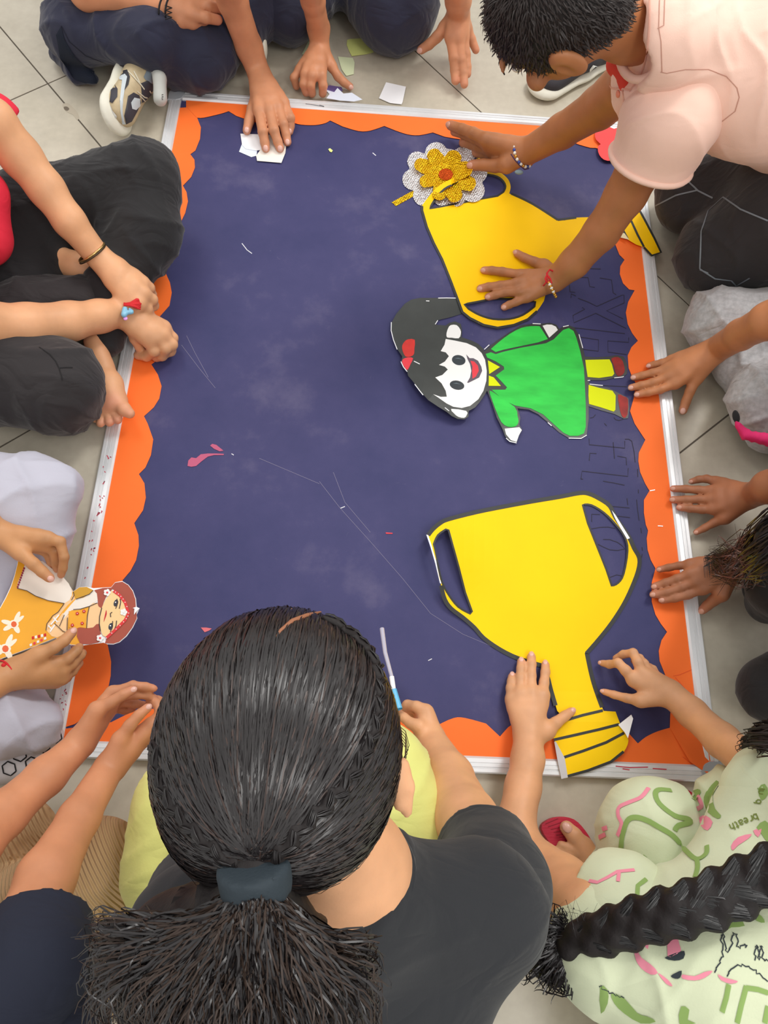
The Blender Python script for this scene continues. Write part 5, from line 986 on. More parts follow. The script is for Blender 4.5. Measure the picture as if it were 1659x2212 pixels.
pc('arm', [(820,320),(840,380),(760,450),(700,520),(640,600),(560,680),(525,740),(515,730),(525,660),(580,620),(590,570),(650,530),(720,432),(790,390),(810,350)], M_skn)
pc('arm', [(620,655),(700,540),(770,560),(760,640),(755,755),(700,745),(640,700)], M_skn); pc('arm', [(525,740),(600,660),(700,750),(755,760),(640,815),(580,800)], M_skn)
pc('bodice', [(770,520),(900,500),(1000,465),(975,560),(965,640),(970,710),(900,700),(840,720),(770,700)], M_oc, .0012)
pc('neck', [(1000,465),(1040,430),(1085,425),(1140,490),(1115,600),(1120,660),(1050,700),(970,712),(965,640),(980,540)], M_skn, .0010)
pc('hair', [(1055,285),(1150,260),(1245,255),(1290,200),(1370,190),(1435,228),(1485,295),(1515,385),(1520,470),(1530,560),(1530,600),(1480,700),(1410,795),(1335,860),(1270,882),(1175,878),(1200,800),(1300,700),(1420,600),(1440,540),(1400,420),(1320,310),(1260,270),(1200,330),(1160,420),(1140,490),(1095,475),(1095,400),(1085,320)], M_br, .0010)
pc('hair', [(870,700),(960,710),(1040,705),(1080,665),(1115,660),(1120,740),(1150,830),(1100,870),(1000,890),(900,885),(860,800)], M_br, .0012)
pc('face', [(1250,285),(1300,330),(1350,370),(1400,450),(1430,540),(1400,600),(1330,680),(1260,760),(1190,810),(1150,790),(1120,720),(1110,640),(1120,560),(1140,480),(1180,390),(1220,340)], mat('face_paint', (246, 208, 148), .5), .0016)
pc('lips', smooth([(1190,505),(1175,560),(1160,640),(1178,600),(1195,550)], 2), mat('lip_red', (198, 20, 40), .4), .0020)
for c in ((1298,428),(1240,690)):
    e = pc('eye', ell2(c, 24, 40, 18), mat('ink_blue', (40, 44, 60), .3), .0020); pc('eye_shine', ell2((c[0]-4, c[1]-8), 8, 8, 0, 8), M_gw, .0024, lady)
def st(nm, ls, w_, m, d=.002): return stroke(nm, [cr(cS, l) for l in ls], w_, upP(d), m, lady)
M_ink = mat('ink_line', (58, 40, 40), .6)
st('ink_line', [[(1345,380),(1352,420),(1335,490)],[(1305,625),(1300,680),(1280,725)],[(1310,380),(1312,450),(1295,490)],[(1262,630),(1258,700),(1235,750)],[(1255,530),(1235,545),(1240,585)],[(1140,480),(1115,580),(1112,660),(1125,740)]], 1.8, M_ink, .0024)
st('ink_line', [[(190,262),(300,290),(400,350),(540,400),(720,432)],[(720,432),(650,530),(590,570),(525,660),(515,735)],[(820,300),(830,340),(800,395)],[(850,385),(1000,330),(1045,285)],[(610,655),(700,740),(755,765)],[(665,690),(720,560)],[(1000,465),(980,560),(970,710)],[(820,500),(900,495),(1000,465),(1090,425)],[(755,590),(750,755)]], 1.4, M_ink, .0022)
st('headband', [[(1270,290),(1340,340),(1400,420),(1440,540),(1400,620),(1300,720),(1190,820)]], 6, mat('band_red', (218, 36, 40), .5), .0024)
for i in range(15):
    t = i/14; L__ = smooth([(1270,290),(1340,340),(1400,420),(1440,540),(1400,620),(1300,720),(1190,820)], 5, False); q_ = L__[int(t*(len(L__)-1))]; pc('band_dot', ell2(q_, 6, 6, 0, 6), M_gw, .0028)
def blossom(c, r, m1, m2):
    for a in range(5): pc('blossom_petal', ell2((c[0]+r*math.cos(a*1.257), c[1]+r*math.sin(a*1.257)), r*.75, r*.75, 0, 8), m1, .0026+.0001*a)
    pc('blossom_centre', ell2(c, r*.5, r*.5, 0, 7), m2, .0034)
blossom((1200,310), 24, M_gw, M_ro); blossom((1385,530), 24, M_gw, M_gw); blossom((1120,820), 24, M_gw, M_ro)
for c in ((940,520),(920,655),(865,545),(810,675)): blossom(c, 11, M_rt, M_gw)
M_fl = mat('flower_white_print', (246, 236, 214), .5)
for c, k in (((155,665),1.0),((60,940),1.15),((-160,820),1.0)):
    for a, l_, w_ in ((-65,150,24),(-40,140,20),(60,110,30),(150,130,26),(195,140,26)):
        d_ = np.array((math.cos(math.radians(a)), math.sin(math.radians(a)))); pc('print_petal', ell2((c[0]+d_[0]*l_*.55*k, c[1]+d_[1]*l_*.55*k), l_*.5*k, w_*k, a, 12), M_fl, .0008)
    pc('print_centre', ell2(c, 55*k, 48*k, 0, 12), M_fl, .0011); pc('print_centre', ell2(c, 32*k, 34*k, 0, 8), mat('print_orange', (226, 96, 40), .5), .0015)
for i in range(9): pc('apron_dot', ell2((270-i*9+ (0 if i<2 else 0), 40+i*26), 11, 14, 0, 7), mat('maroon_dot', (150, 30, 60), .5), .0012)
for i in range(5):
    pc('bangle_stripe', [(355+i*34,805-i*8),(378+i*34,798-i*8),(382+i*34,830-i*8),(358+i*34,835-i*8)], M_rt if i % 2 == 0 else M_gw, .0010); pc('bangle_stripe', [(330+i*40,890-i*18),(355+i*40,878-i*18),(360+i*40,905-i*18),(335+i*40,915-i*18)], M_gw if i % 2 == 0 else M_ro, .0010)
st('bangle_line', [[(560,750),(615,670)],[(570,670),(660,560)],[(540,680),(580,720)],[(600,590),(640,640)]], 3, M_gw, .0014)
sheet('torn_paper', cr(cS, [(1525,470),(1565,487),(1530,520),(1500,560),(1505,490),(1485,485)]), upP(.003), M_wh, lady)

# ---------------- child at the bottom left with clasped hands
p = person('', (.05, -.2, 0)); tag(p, 'person in a dark navy top and tan ribbed skirt at the bottom left', 'person')
B = Body(); pel, ch, nk = V3(-.12, -.42, .12), V3(-.02, -.34, .42), V3(.02, -.29, .53); sL, sR = V3(.13, -.33, .45), V3(-.12, -.24, .45)
torso(B, pel, ch, nk, sL, sR); hc = V3(.0, -.27, .64); hf, hu = (.35, .7, -.6), (.2, .5, .8); cav = head(B, hc, hf, hu, .95); B.base.append(rc((nk, .034), (hc, .04), .02))
ra = [Wn(*sR, .042)]+N((-60,1830,.33,56), (8,1760,.28,48), (100,1676,.23,40), (168,1612,.20,32)); B.limb(ra)
B.hand(ra[-1], [N((720,1590,.21,34),(850,1545,.215,30),(930,1552,.21,27),(985,1562,.205,23), c=cE), N((740,1620,.20,32),(870,1600,.205,28),(950,1608,.20,25),(990,1622,.192,22), c=cE), N((730,1650,.185,30),(860,1660,.185,27),(930,1668,.178,23), c=cE), N((700,1680,.175,30),(800,1700,.172,26),(850,1690,.172,22), c=cE)],
       N((620,1700,.225,44),(710,1650,.232,36),(790,1600,.235,32),(848,1572,.232,28), c=cE), nails=['t'], fat=1.1)
la = [Wn(*sL, .042)]+N((60,2010,.38,72), (100,1895,.33,60), (170,1768,.26,42), (232,1664,.20,33.5)); B.limb(la)
B.hand(la[-1], [N((960,1800,.20,34),(1030,1720,.20,30),(1000,1655,.195,27),(955,1640,.19,24), c=cE), N((970,1810,.185,34),(1050,1715,.185,30),(1015,1640,.178,27),(970,1620,.172,23), c=cE), N((960,1830,.17,34),(1050,1740,.165,29),(1030,1660,.16,25), c=cE), N((940,1850,.155,32),(1035,1770,.15,27),(1030,1700,.145,23), c=cE)],
       N((770,1890,.215,44),(830,1800,.225,38),(890,1730,.228,32),(945,1685,.225,28), c=cE), nails=['t'], fat=1.15)
B.build(p, SK_A, subs=cav)
M_tan = mat('tan_rib_knit', (206, 172, 128), .9, var=.04)
def rib(m, dirv, sc_, strength=.7, dist=.002):
    t = m.node_tree; b = t.nodes['Principled BSDF']; g = t.nodes.new('ShaderNodeNewGeometry'); dp = t.nodes.new('ShaderNodeVectorMath'); dp.operation = 'DOT_PRODUCT'; dp.inputs[1].default_value = dirv; t.links.new(g.outputs['Position'], dp.inputs[0])
    mu = t.nodes.new('ShaderNodeMath'); mu.operation = 'MULTIPLY'; mu.inputs[1].default_value = sc_; t.links.new(dp.outputs['Value'], mu.inputs[0]); si = t.nodes.new('ShaderNodeMath'); si.operation = 'SINE'; t.links.new(mu.outputs[0], si.inputs[0])
    bp = t.nodes.new('ShaderNodeBump'); bp.inputs['Strength'].default_value = strength; bp.inputs['Distance'].default_value = dist; t.links.new(si.outputs[0], bp.inputs['Height']); t.links.new(bp.outputs[0], b.inputs['Normal'])
rib(M_tan, (.83, .55, 0), 1250)
tp = [rc((pel, .12), (P(80,2000,.16), .08), .03), rc((P(80,2000,.16), .08), (P(215,1858,.14), .050), .03), rc((P(215,1858,.14), .052), (P(225,1960,.08), .048), .03), rc((P(225,1960,.08), .05), (P(160,2160,.05), .06), .03), rc((pel, .12), (P(-60,1850,.12), .06), .03), rc((P(-60,1850,.12), .06), (P(50,1790,.09), .044), .03), rc((P(230,2000,.06), .05), (P(260,2080,.04), .035), .02)]
blob('skirt', tp, M_tan, p, h=.005, wr=FOLD(.004, .05), it=2, cuts=[((0, 0, .004), (0, 0, -1))])
M_nv2 = mat('ink_navy_cotton', (28, 33, 50), .9, var=.06, bump=.2, bscale=500, fold=0.4)
shirt(p, M_nv2, pel, ch, nk, sL, sR, None, extra=[rc((P(40,2120,.36), .07), (P(70,2260,.36), .08), .03)], wr=FOLD(.003, .06)); sleeve(p, M_nv2, [Wn(*(sL+V3(0,0,0)), .062), N((70,2090,.40,118))[0], N((92,1985,.365,102))[0]], wr=[(.003, (1, .3, .4), .05, 2.0)]); sleeve(p, M_nv2, [Wn(*sR, .06), (mid(Wn(*sR, .05), ra[1], .75)[0], .050)])
cap(p, hc, hf, hu, .95, low=.04); eyes(p, hc, hf, hu, .95)
# ---------------- girl in the middle foreground seen from behind, dark ponytail
p = person('', (.45, -.25, 0)); tag(p, 'girl in a black t-shirt with a big dark ponytail, seen from behind in front', 'person')
B = Body(); hc = P(605, 1592, .735); hu = unit((.02, -.08, 1)); hf = unit((.02, .80, -.60))
hf, hu, hr3 = frame(hf, (.0, .62, .78)); cav = head(B, hc, hf, hu, 1.08)
nk = P(770, 1900, .58); nk = P(752, 1878, .60); ch = V3(.49, -.30, .44); pel = V3(.47, -.36, .12); sR, sL = P(1035, 1965, .49), P(430, 2010, .48)
B.base += [rc((hc-hu*.06-hf*.02, .050), (nk, .046), .03), rc((nk, .046), (ch, .08), .04), rc((ch, .09), (pel, .095), .03), rc((nk, .03), (sR-V3(0,0,.015), .042), .02), rc((nk, .03), (sL-V3(0,0,.015), .042), .02)]
ra = [Wn(*sR, .05)]+N((1052,1880,.40,78), (1010,1775,.29,66), (970,1680,.20,51), (930,1600,.13,34)); B.limb(ra)
B.hand(ra[-1], [N((560,830,.13,46),(480,785,.128,44),(400,770,.115,40),(365,800,.105,34), c=cZ), N((540,860,.115,44),(470,810,.11,40),(400,800,.098,36), c=cZ), N((530,900,.10,42),(460,850,.09,38),(410,830,.08,32), c=cZ)],
       N((500,960,.145,48),(430,930,.142,44),(370,880,.135,40),(335,845,.125,34), c=cZ), nails=False, fat=1.2)
la = [Wn(*sL, .045), (P(450,1860,.36), .036), (P(470,1690,.24), .030), (P(500,1540,.14), .023)]; B.limb(la)
B.hand(la[-1], [N((500,1470,.11,13),(520,1440,.095,11),(530,1425,.08,10)), N((515,1475,.11,13),(540,1450,.095,11),(555,1435,.08,10)), N((525,1485,.11,13),(555,1465,.095,11),(570,1452,.08,10))], N((490,1500,.11,14),(530,1500,.10,12),(560,1490,.09,10)), nails=False)
B.build(p, SK_C, h=.0031, subs=cav)
M_bt = mat('black_cotton', (33, 35, 39), .9, var=.05, bump=.15, bscale=400, sheen=.1, fold=0.35)
pr = [rc((nk-V3(.0, .02, .040), .062), (ch, .125), .04), rc((ch, .13), (pel, .13), .04), rc((ch, .11), (sR, .062), .04), rc((ch, .11), (sL, .062), .04), rc((nk-V3(0, .03, .03), .06), (sR, .058), .03), rc((nk-V3(0, .03, .03), .06), (sL, .055), .03), rc((ch-V3(.0, .03, 0), .12), (V3(.60, -.36, .20), .10), .04)]
o = blob('t_shirt', pr, M_bt, p, h=.005, subs=[rc((hc-hu*.05, .05), (nk-unit(hc-nk)*.004, .047), .006), rc((nk+unit(hc-nk)*.035, .055), (nk+unit(hc-nk)*.1, .08), .004)], wr=FOLD(.0025, .08), it=3)
d_ = unit(hc-nk); ring('neck_rib', P(765,1892,.592), d_+V3(0, .0, .35), .051, .048, .0058, M_bt, o, n=36, yd=(0, 1, 0)); rb = [hit(o, x, y) for x, y in smooth([(832,1815),(868,1848),(872,1880),(850,1918),(800,1955),(740,1985),(690,2010)], 4, False)]; rb = [c+n*.002 for c, n in rb if c is not None]

sleeve(p, M_bt, [(sR, .064), N((1062,1915,.44,120))[0], N((1046,1838,.36,104))[0]]); sleeve(p, M_bt, [(sL, .062), (mid(Wn(*sL, .05), la[1], .5)[0], .058)])
M_ye = mat('pale_yellow_cotton', (224, 226, 132), .85, var=.04, bump=.2, bscale=400, sheen=.15, fold=0.3, fscale=7)
tp = [rc((pel, .12), (P(850,1800,.22), .080), .03), rc((P(850,1800,.22), .080), (P(818,1668,.215), .066), .03), rc((P(818,1668,.20), .062), (P(700,1720,.06), .045), .03), rc((pel, .12), (P(405,1880,.20), .072), .03), rc((P(405,1880,.20), .075), (P(410,1745,.215), .070), .03), rc((P(410,1745,.2), .066), (P(560,1750,.06), .045), .03)]
blob('trousers', tp, M_ye, p, h=.0055, wr=FOLD(.004, .05), it=3, cuts=[((0, 0, .004), (0, 0, -1))])
# skull cap of hair + strands combed back to the band
s_ = 1.08; f_, u_, r_ = frame(hf, hu); R_ = [r_, f_, u_]; HC = hc+(u_*.006-f_*.008)*s_+V3(.001, -.006, 0); RR = np.array((.0800, .097, .092))*s_
hb = blob('hair', [el(HC, RR, R_, .01)], M_hair, p, h=.005, subs=[el(hc+(f_*.10-u_*.06)*s_, np.array((.085, .06, .085))*s_, R_, .01), el(hc+(r_*.088-u_*.045)*s_, (.030, .032, .04), R_, .004), el(hc+(-r_*.088-u_*.045)*s_, (.030, .032, .04), R_, .004)], label='long dark hair combed back')
def on(d, off=0.):
    """point on the hair ellipsoid in direction d (head frame: right, forward, up)"""
    d = np.array(d, float); t = 1/math.sqrt(((d/RR)**2).sum()); q = d*t; n = unit(q/RR**2); return HC+r_*(q[0]+n[0]*off)+f_*(q[1]+n[1]*off)+u_*(q[2]+n[2]*off)
def dir_px(x, y):
    """direction (head frame) of the hair surface point seen at a pixel"""
    d = unit(CR.T@np.array([(x-W/2)/F, -(y-H/2)/F, -1.0])); A = np.array([r_, f_, u_]); o_ = A@(CC-HC)/RR; dd = A@d/RR; a = dd@dd; b = 2*o_@dd; c = o_@o_-1; D = b*b-4*a*c
    t = (-b-math.sqrt(max(D, 0)))/(2*a); q = (o_+dd*t)*RR; return unit(q)
tie = P(550, 1893, .660); td = dir_px(552, 1868)
M_str = mat('hair_strand', (30, 26, 27), .34, spec=.55); M_str2 = mat('hair_strand_brown', (60, 45, 40), .38, spec=.5)
def slerp(a, b, t):
    w = math.acos(max(-1, min(1, a@b))); return (math.sin((1-t)*w)*a+math.sin(t*w)*b)/max(math.sin(w), 1e-6)
def scalp(n, brown=0):
    out = []
    # starting points: the hair line ellipse around the front and sides, and everywhere along the way
    for _ in range(n):
        ph = rng.uniform(-2.5, 2.5); v = np.array((math.sin(ph), math.cos(ph), 0))      # around the head
        e = rng.uniform(-.15, .55) if abs(ph) < 1.2 else rng.uniform(-.45, .3)
        st_ = unit(np.array((v[0]*math.cos(e), v[1]*math.cos(e), math.sin(e))))
        if rng.random() < .45: st_ = slerp(st_, td, rng.uniform(0, .55))
        end = unit(td+rng.normal(0, .045, 3)); off0 = rng.uniform(.0006, .0030); wv = rng.normal(0, .010); q = []
        m = 11
        for i in range(m):
            t = i/(m-1); d = slerp(st_, end, t); d = unit(d+np.cross(td, d)*wv*math.sin(math.pi*t)); q.append(on(d, off0*(.35+math.sin(math.pi*min(1, t*1.05)))+.0035*t))
        out.append(q)
    return out
RH = lambda p: p-HC
ribbons('hair_strand', scalp(12000), [.0004, .0006, .0006, .0005], RH, M_str, hb); ribbons('hair_strand', scalp(1500), [.0003, .0005, .0005, .0003], RH, M_str2, hb)
# parting
pl = [on(dir_px(x, y), .0035) for x, y in ((690,1327),(660,1340),(630,1352),(606,1372),(592,1392))]; tube_mesh('parting', [pl], [.0012, .0020, .0022, .0016, .0006], mat('scalp', (150, 96, 66), .6), hb)
# two thin braids
def braid(path, r, name='braid', offs=.004, par=hb, m=M_hair):
    L = smooth(path, 6, False); pts = [on(dir_px(*q), offs) for q in L]; pts = np.array(pts); cum = np.r_[0, np.cumsum(np.linalg.norm(np.diff(pts, axis=0), axis=1))]; n = int(cum[-1]/(r*1.25)); pr_ = []; st2 = []
    for i in range(n):
        s0 = cum[-1]*(i+.5)/n; c = np.array([np.interp(s0, cum, pts[:, k]) for k in range(3)]); c2 = np.array([np.interp(min(cum[-1], s0+r), cum, pts[:, k]) for k in range(3)]); t = unit(c2-c+1e-9); nn_ = unit(c-HC); sd_ = np.cross(nn_, t); sg = 1 if i % 2 else -1
        a = c+sd_*sg*r*.75-t*r*.6; b = c-sd_*sg*r*.15+t*r*.9; pr_.append(rc((a, r*.55), (b, r*.75), .001))
        for k in range(7): j = rng.uniform(-1, 1)*r*.5; st2.append([a+nn_*r*.60+sd_*j*.8, (a+b)/2+nn_*r*.80+sd_*j, b+nn_*r*.66+sd_*j*.6])
    o_ = blob(name, pr_, m, par, h=.0022, it=1, label='thin braid pinned along the head'); locks('hair_strand', st2, [.0004, .0007, .0004], M_str, par); return o_
braid([(700,1345),(770,1395),(802,1450),(806,1520),(795,1580),(770,1635),(735,1690),(690,1740),(640,1790),(605,1835),(585,1862)], .0058)
braid([(352,1600),(356,1660),(375,1715),(410,1765),(455,1810),(495,1845),(520,1868)], .0058)
# hair band and frizzy tail
zt = on(td)[2]+.006; print('ZT', zt); bd = unit(P(556, 1925, zt-.012)-P(546, 1862, zt)); band = blob('hair_band', [rc((P(546,1855,zt), .0235), (P(556,1930,zt-.012), .0220), .004, None)], mat('black_elastic', (34, 46, 54), .75, bump=.3, bscale=500), p, h=.003, cuts=[(P(545,1862,zt), -bd), (P(557,1932,zt-.012), bd)])
blob('ponytail_root', [rc((on(td, -.025), .018), (P(550,1880,zt-.012), .017), .02), rc((P(556,1925,zt-.012), .018), (P(545,1985,zt-.045), .026), .01), rc((P(545,2000,zt-.05), .026), (P(450,2120,zt-.10), .048), .03), rc((P(545,2010,zt-.05), .028), (P(640,2120,zt-.10), .040), .03), rc((P(450,2120,zt-.10), .05), (P(420,2300,zt-.13), .055), .03), rc((P(380,2050,zt-.10), .035), (P(500,2060,zt-.07), .035), .03)], M_hair, hb, h=.006, wr=[(.006, (1, .2, .1), .03, 2.0)])
tl = []; tl2 = []
st0 = P(556, 1926, .646)
for i in range(10500):
    a = rng.normal(0, 1); ex = min(800, max(215, 500+rng.normal(0, 135))); ey = rng.uniform(2010, 2330); u0 = rng.uniform(-1, 1)
    if ex < 330: ey = rng.uniform(1975, 2250)
    if ex > 650: ey = rng.uniform(2040, 2330)
    z1 = zt-.045+rng.uniform(-.05, .03)-.02*abs(ex-520)/250; s0 = P(552+u0*50, 1920+abs(u0)*4, zt-.010+.018*(1-u0*u0)*rng.uniform(.2, 1)); kx = (ex-552)/260
    m1 = P(552+u0*45+(ex-552)*.22, 1965+rng.uniform(-4, 8), zt-.002+.014*(1-u0*u0)-abs(kx)*.012+rng.uniform(-.004, .004)); m2 = P(552+(ex-552)*.62+rng.normal(0, 9), 2000+(ey-2000)*.33+rng.normal(0, 8), zt-.004+rng.uniform(-.018, .012)-abs(kx)*.015); m3 = P(ex+rng.normal(0, 12), 2000+(ey-2000)*.68+rng.normal(0, 12), z1+.020); e_ = P(ex+rng.normal(0, 22), ey, z1)
    ptsb = smooth([tuple(s0), tuple(m1), tuple(m2), tuple(m3), tuple(e_)], 3, False); w_ = rng.normal(0, .0022, 3); ptsb = [np.array(q)+w_*math.sin(j*1.1+a*3)*min(1, j/4) for j, q in enumerate(ptsb)]
    (tl if rng.random() < .55 else tl2).append(ptsb)
RU = lambda p: CC-p+V3(.35, .1, 0)*np.sin(p[:1, :1]*900)
ribbons('ponytail', tl, [.0005, .0007, .0006, .0002], RU, M_str, hb); ribbons('ponytail', tl2, [.0004, .0006, .0005, .0002], RU, mat('ponytail_brown', (54, 41, 34), .5, spec=.35), hb)
# wisps beside the ear
locks('hair_wisp', [[on(dir_px(860,1560+5*k), .001), P(876,1580+7*k,.70), P(884-k*2,1610+9*k,.68), P(868-k*5,1648+4*k,.67)] for k in range(6)], [.0004, .0004, .0002], M_str2, hb)
# visible right ear
zs_ = min(np.arange(.60, .78, .004), key=lambda z: abs(((np.array([r_, f_, u_])@(P(862, 1695, z)-HC)/RR)**2).sum()-1)); dz_ = zs_-.702
ear = blob('ear', [rc(*N((858,1660,.705,22), (864,1735,.695,17), dz=dz_), .004), rc(*N((870,1650,.708,14), (883,1700,.700,13), dz=dz_), .004), rc(*N((883,1700,.700,13), (879,1755,.690,12), dz=dz_), .004), rc(*N((850,1680,.700,20), (835,1690,.690,18), dz=dz_), .01)], SK_C, p, h=.0025, subs=[rc(*N((864,1690,.730,9), (868,1730,.722,7), dz=dz_), .003)]); eyes(p, hc, hf, hu, 1.08)
# glue brush in her hand
br_ = thing('glue_brush', 'clear white brush with a blue tip held by the girl with the ponytail', 'brush', tuple(P(845, 1440, .1)))
tube_mesh('barrel', [[P(825,1358,.100), P(832,1410,.115), P(846,1462,.130)]], [.0040, .0036, .0032], mat('clear_plastic', (206, 204, 222), .15, trans=.3), br_, 10)
tube_mesh('cap', [[P(850,1490,.135), P(862,1532,.142)]], [.0052, .0058], mat('blue_plastic', (96, 182, 226), .3), br_, 10); tube_mesh('ferrule', [[P(846,1462,.130), P(850,1490,.135)]], .0040, M_wh, br_, 10)

# ---------------- girl in the pale green printed set at the lower right
p = person('', (.92, -.22, 0)); tag(p, 'girl in pale green printed clothes with a long black braid pressing the upright trophy', 'person')
B = Body(); pel, ch, nk = V3(1.03, -.27, .14), V3(.97, -.22, .30), V3(1.02, -.13, .42); sL, sR = P(1290,1990,.27), P(1655,1720,.30)
B.base += [rc((pel, .09), (ch, .085), .03), rc((ch, .08), (nk, .04), .03), rc((ch, .07), (sL, .045), .03), rc((ch, .07), (sR, .045), .03)]
hc = V3(1.09, -.06, .54); hf, hu = (-.2, .55, -.8), (.35, .5, .8); cav = head(B, hc, hf, hu); B.base.append(rc((nk, .04), (hc, .045), .02))
la = [(sL, .05)]+N((1215,1915,.17,63), (1128,1845,.09,52), (1112,1790,.080,43), (1130,1700,.062,37), (1140,1640,.050,34), (1141,1595,.040,32)); B.limb(la)
B.hand(la[-1], [N((1107,1512,.030,11.5),(1103,1487,.026,9.5),(1105,1472,.022,8.8),(1106,1461,.018,8.2)), N((1124,1500,.034,12),(1125,1465,.028,10),(1126,1445,.023,9.4),(1126,1430,.019,8.8)), N((1148,1498,.036,12),(1147,1460,.029,10.2),(1148,1435,.024,9.5),(1148,1418,.020,8.8)), N((1171,1503,.034,12),(1175,1475,.028,10),(1178,1452,.023,9.2),(1178,1436,.019,8.6))],
       N((1180,1578,.038,16),(1200,1562,.032,12.5),(1220,1547,.026,10.5),(1234,1537,.022,9)), fat=1.15, nails='all')
ra = [(sR, .045)]+N((1630,1655,.22,42), (1560,1600,.14,36), (1495,1540,.085,31), (1450,1500,.065,29)); B.limb(ra)
B.hand(ra[-1], [N((500,1905,.058,46),(430,1820,.062,42),(365,1755,.055,37),(290,1768,.036,33),(225,1756,.022,27), c=cV), N((570,1850,.062,44),(535,1750,.066,40),(495,1668,.058,36),(410,1680,.040,32),(345,1715,.024,28), c=cV), N((630,1850,.055,40),(590,1760,.055,35),(548,1710,.045,31),(500,1740,.03,26), c=cV), N((690,1880,.045,36),(665,1810,.042,32),(635,1785,.033,28), c=cV)],
       N((560,2080,.060,48),(440,2060,.048,38),(330,2030,.034,33),(240,2002,.022,27), c=cV), nails=['t', 0], fat=1.1)
# foot in the red slipper
B.limb(N((1300,1905,.03,28),(1262,1830,.028,22)), .008); B.groups += [chain(N((1262,1832,.030,18),(1240,1805,.030,17),(1224,1788,.028,15)), .004), chain(N((1240,1838,.028,12),(1212,1825,.026,9)), .004), chain(N((1232,1850,.027,12),(1200,1836,.024,8)), .004)]
B.nails.append((N((1226,1789,.030,16))[0], N((1250,1815,.030,16))[0], None))
B.build(p, SK_C, h=.0029, subs=cav)
M_red2 = mat('crimson_rubber', (196, 30, 62), .5, bump=.4, bscale=60, stretch=(1, 6, 1))
so = sheet('slipper', smooth([(1170,1790),(1182,1772),(1208,1764),(1240,1770),(1265,1795),(1285,1830),(1300,1870),(1290,1900),(1240,1880),(1195,1830)], 3), .016, M_red2, p, th=.014); so['label'] = 'crimson rubber slipper sole'
stroke('slipper_ridge', [[(1178+i*6, 1784+i*5-abs(i-4)), (1206+i*7, 1768+i*8)] for i in range(0, 8)], 1.5, .0168, mat('dark_crimson', (150, 16, 44), .6), so)
sheet('slipper', smooth([(1440,1708),(1465,1703),(1495,1712),(1490,1745),(1460,1735)], 3), .02, M_red2, p, th=.018)
sheet('slipper', smooth([(1190,1960),(1215,1970),(1232,2000),(1215,2010),(1196,1985)], 3), .02, mat('pink_rubber', (206, 70, 100), .6), p, th=.018)
M_pg = mat('pale_green_cotton', (214, 222, 188), .85, var=.05, vscale=12, bump=.2, bscale=400, sheen=.15, fold=0.22, fscale=6); M_g1 = mat('leaf_green_print', (142, 172, 96), .85); M_p1 = mat('pink_print', (240, 146, 166), .85); M_b1 = mat('ink_print', (52, 60, 66), .85)
tp = [rc((pel, .11), (P(1450,1870,.15), .08), .03), rc((P(1450,1870,.15), .08), (P(1405,1790,.165), .068), .03), rc((P(1405,1790,.15), .062), (P(1340,1880,.06), .045), .03), rc((pel, .11), (P(1660,1850,.14), .075), .03), rc((P(1660,1850,.14), .075), (P(1575,1755,.13), .055), .03), rc((P(1600,1730,.12), .05), (P(1680,1700,.10), .055), .03)]
tr_ = blob('trousers', tp, M_pg, p, h=.0045, wr=FOLD(.004, .05), it=3, cuts=[((0, 0, .004), (0, 0, -1))])
pr = [rc((sL+V3(.02, -.03, .0), .082), (ch+V3(0, -.04, 0), .13), .04), rc((ch+V3(0, -.04, 0), .13), (pel+V3(-.03, -.10, .04), .135), .04), rc((ch, .095), (sR, .055), .04), rc((ch, .11), (nk-V3(0, .02, .03), .055), .03), rc((P(1400,2090,.20), .05), (P(1460,2260,.14), .11), .04), rc((P(1420,2020,.24), .06), (P(1600,2080,.26), .10), .04)]
sh_ = blob('shirt', pr, M_pg, p, h=.0045, wr=FOLD(.003, .07), it=3); ALLG = [tr_, sh_]
sl_ = sleeve(p, M_pg, [(sL+V3(.03, -.01, .01), .070), N((1345,1950,.255,100))[0], N((1292,1925,.225,84))[0]], wr=[(.003, (1, .3, .4), .05, 2.0)]); sl2_ = sleeve(p, M_pg, [(sR, .058), N((1650,1675,.24,60))[0]])
ALLG = [tr_, sh_, sl2_]
G = [cr(cI, l) for l in ([(1080,410),(1010,405),(985,430),(1010,490),(1100,560),(1180,580),(1190,600),(1120,620),(1100,650)], [(780,760),(790,680),(820,590),(870,570),(940,590),(1010,630),(1090,680),(1160,760),(1230,820),(1290,790),(1295,740)], [(1235,820),(1240,870),(1225,930)])]
decal('green_print', ALLG, [smooth(l, 4, False) for l in G], 11, M_g1, None, off=.0012); decal('pink_print', ALLG, [smooth(cr(cI, l), 4, False) for l in ([(945,395),(900,450),(830,480),(770,510),(765,560),(785,610),(760,680)], [(670,640),(700,630)], [(650,690),(690,670)], [(850,810),(890,860),(900,830)], [(640,810),(690,830)], [(1240,440),(1260,500),(1230,520)])], 9, M_p1, None, off=.001)
for pg in ([(1190,430),(1240,400),(1260,420),(1220,470)], [(1290,420),(1350,350),(1365,380),(1330,440),(1345,520),(1380,560),(1360,580),(1300,540),(1275,480)], [(1590,630),(1640,590),(1680,640),(1660,720),(1620,670)], [(915,790),(955,840),(950,890),(915,880)], [(1480,810),(1520,800),(1500,830)], [(1600,400),(1640,370),(1660,430),(1620,470)]):
    patch('green_print', ALLG, cr(cI, smooth(pg, 2)), M_g1, None, step=8)
for pg in ([(1245,570),(1290,560),(1330,600),(1300,650),(1260,620)], [(1440,740),(1480,690),(1560,670),(1540,700),(1480,740),(1450,770)], [(1570,650),(1620,640),(1600,690)]): patch('pink_print', ALLG, cr(cI, smooth(pg, 2)), M_p1, None, step=8)
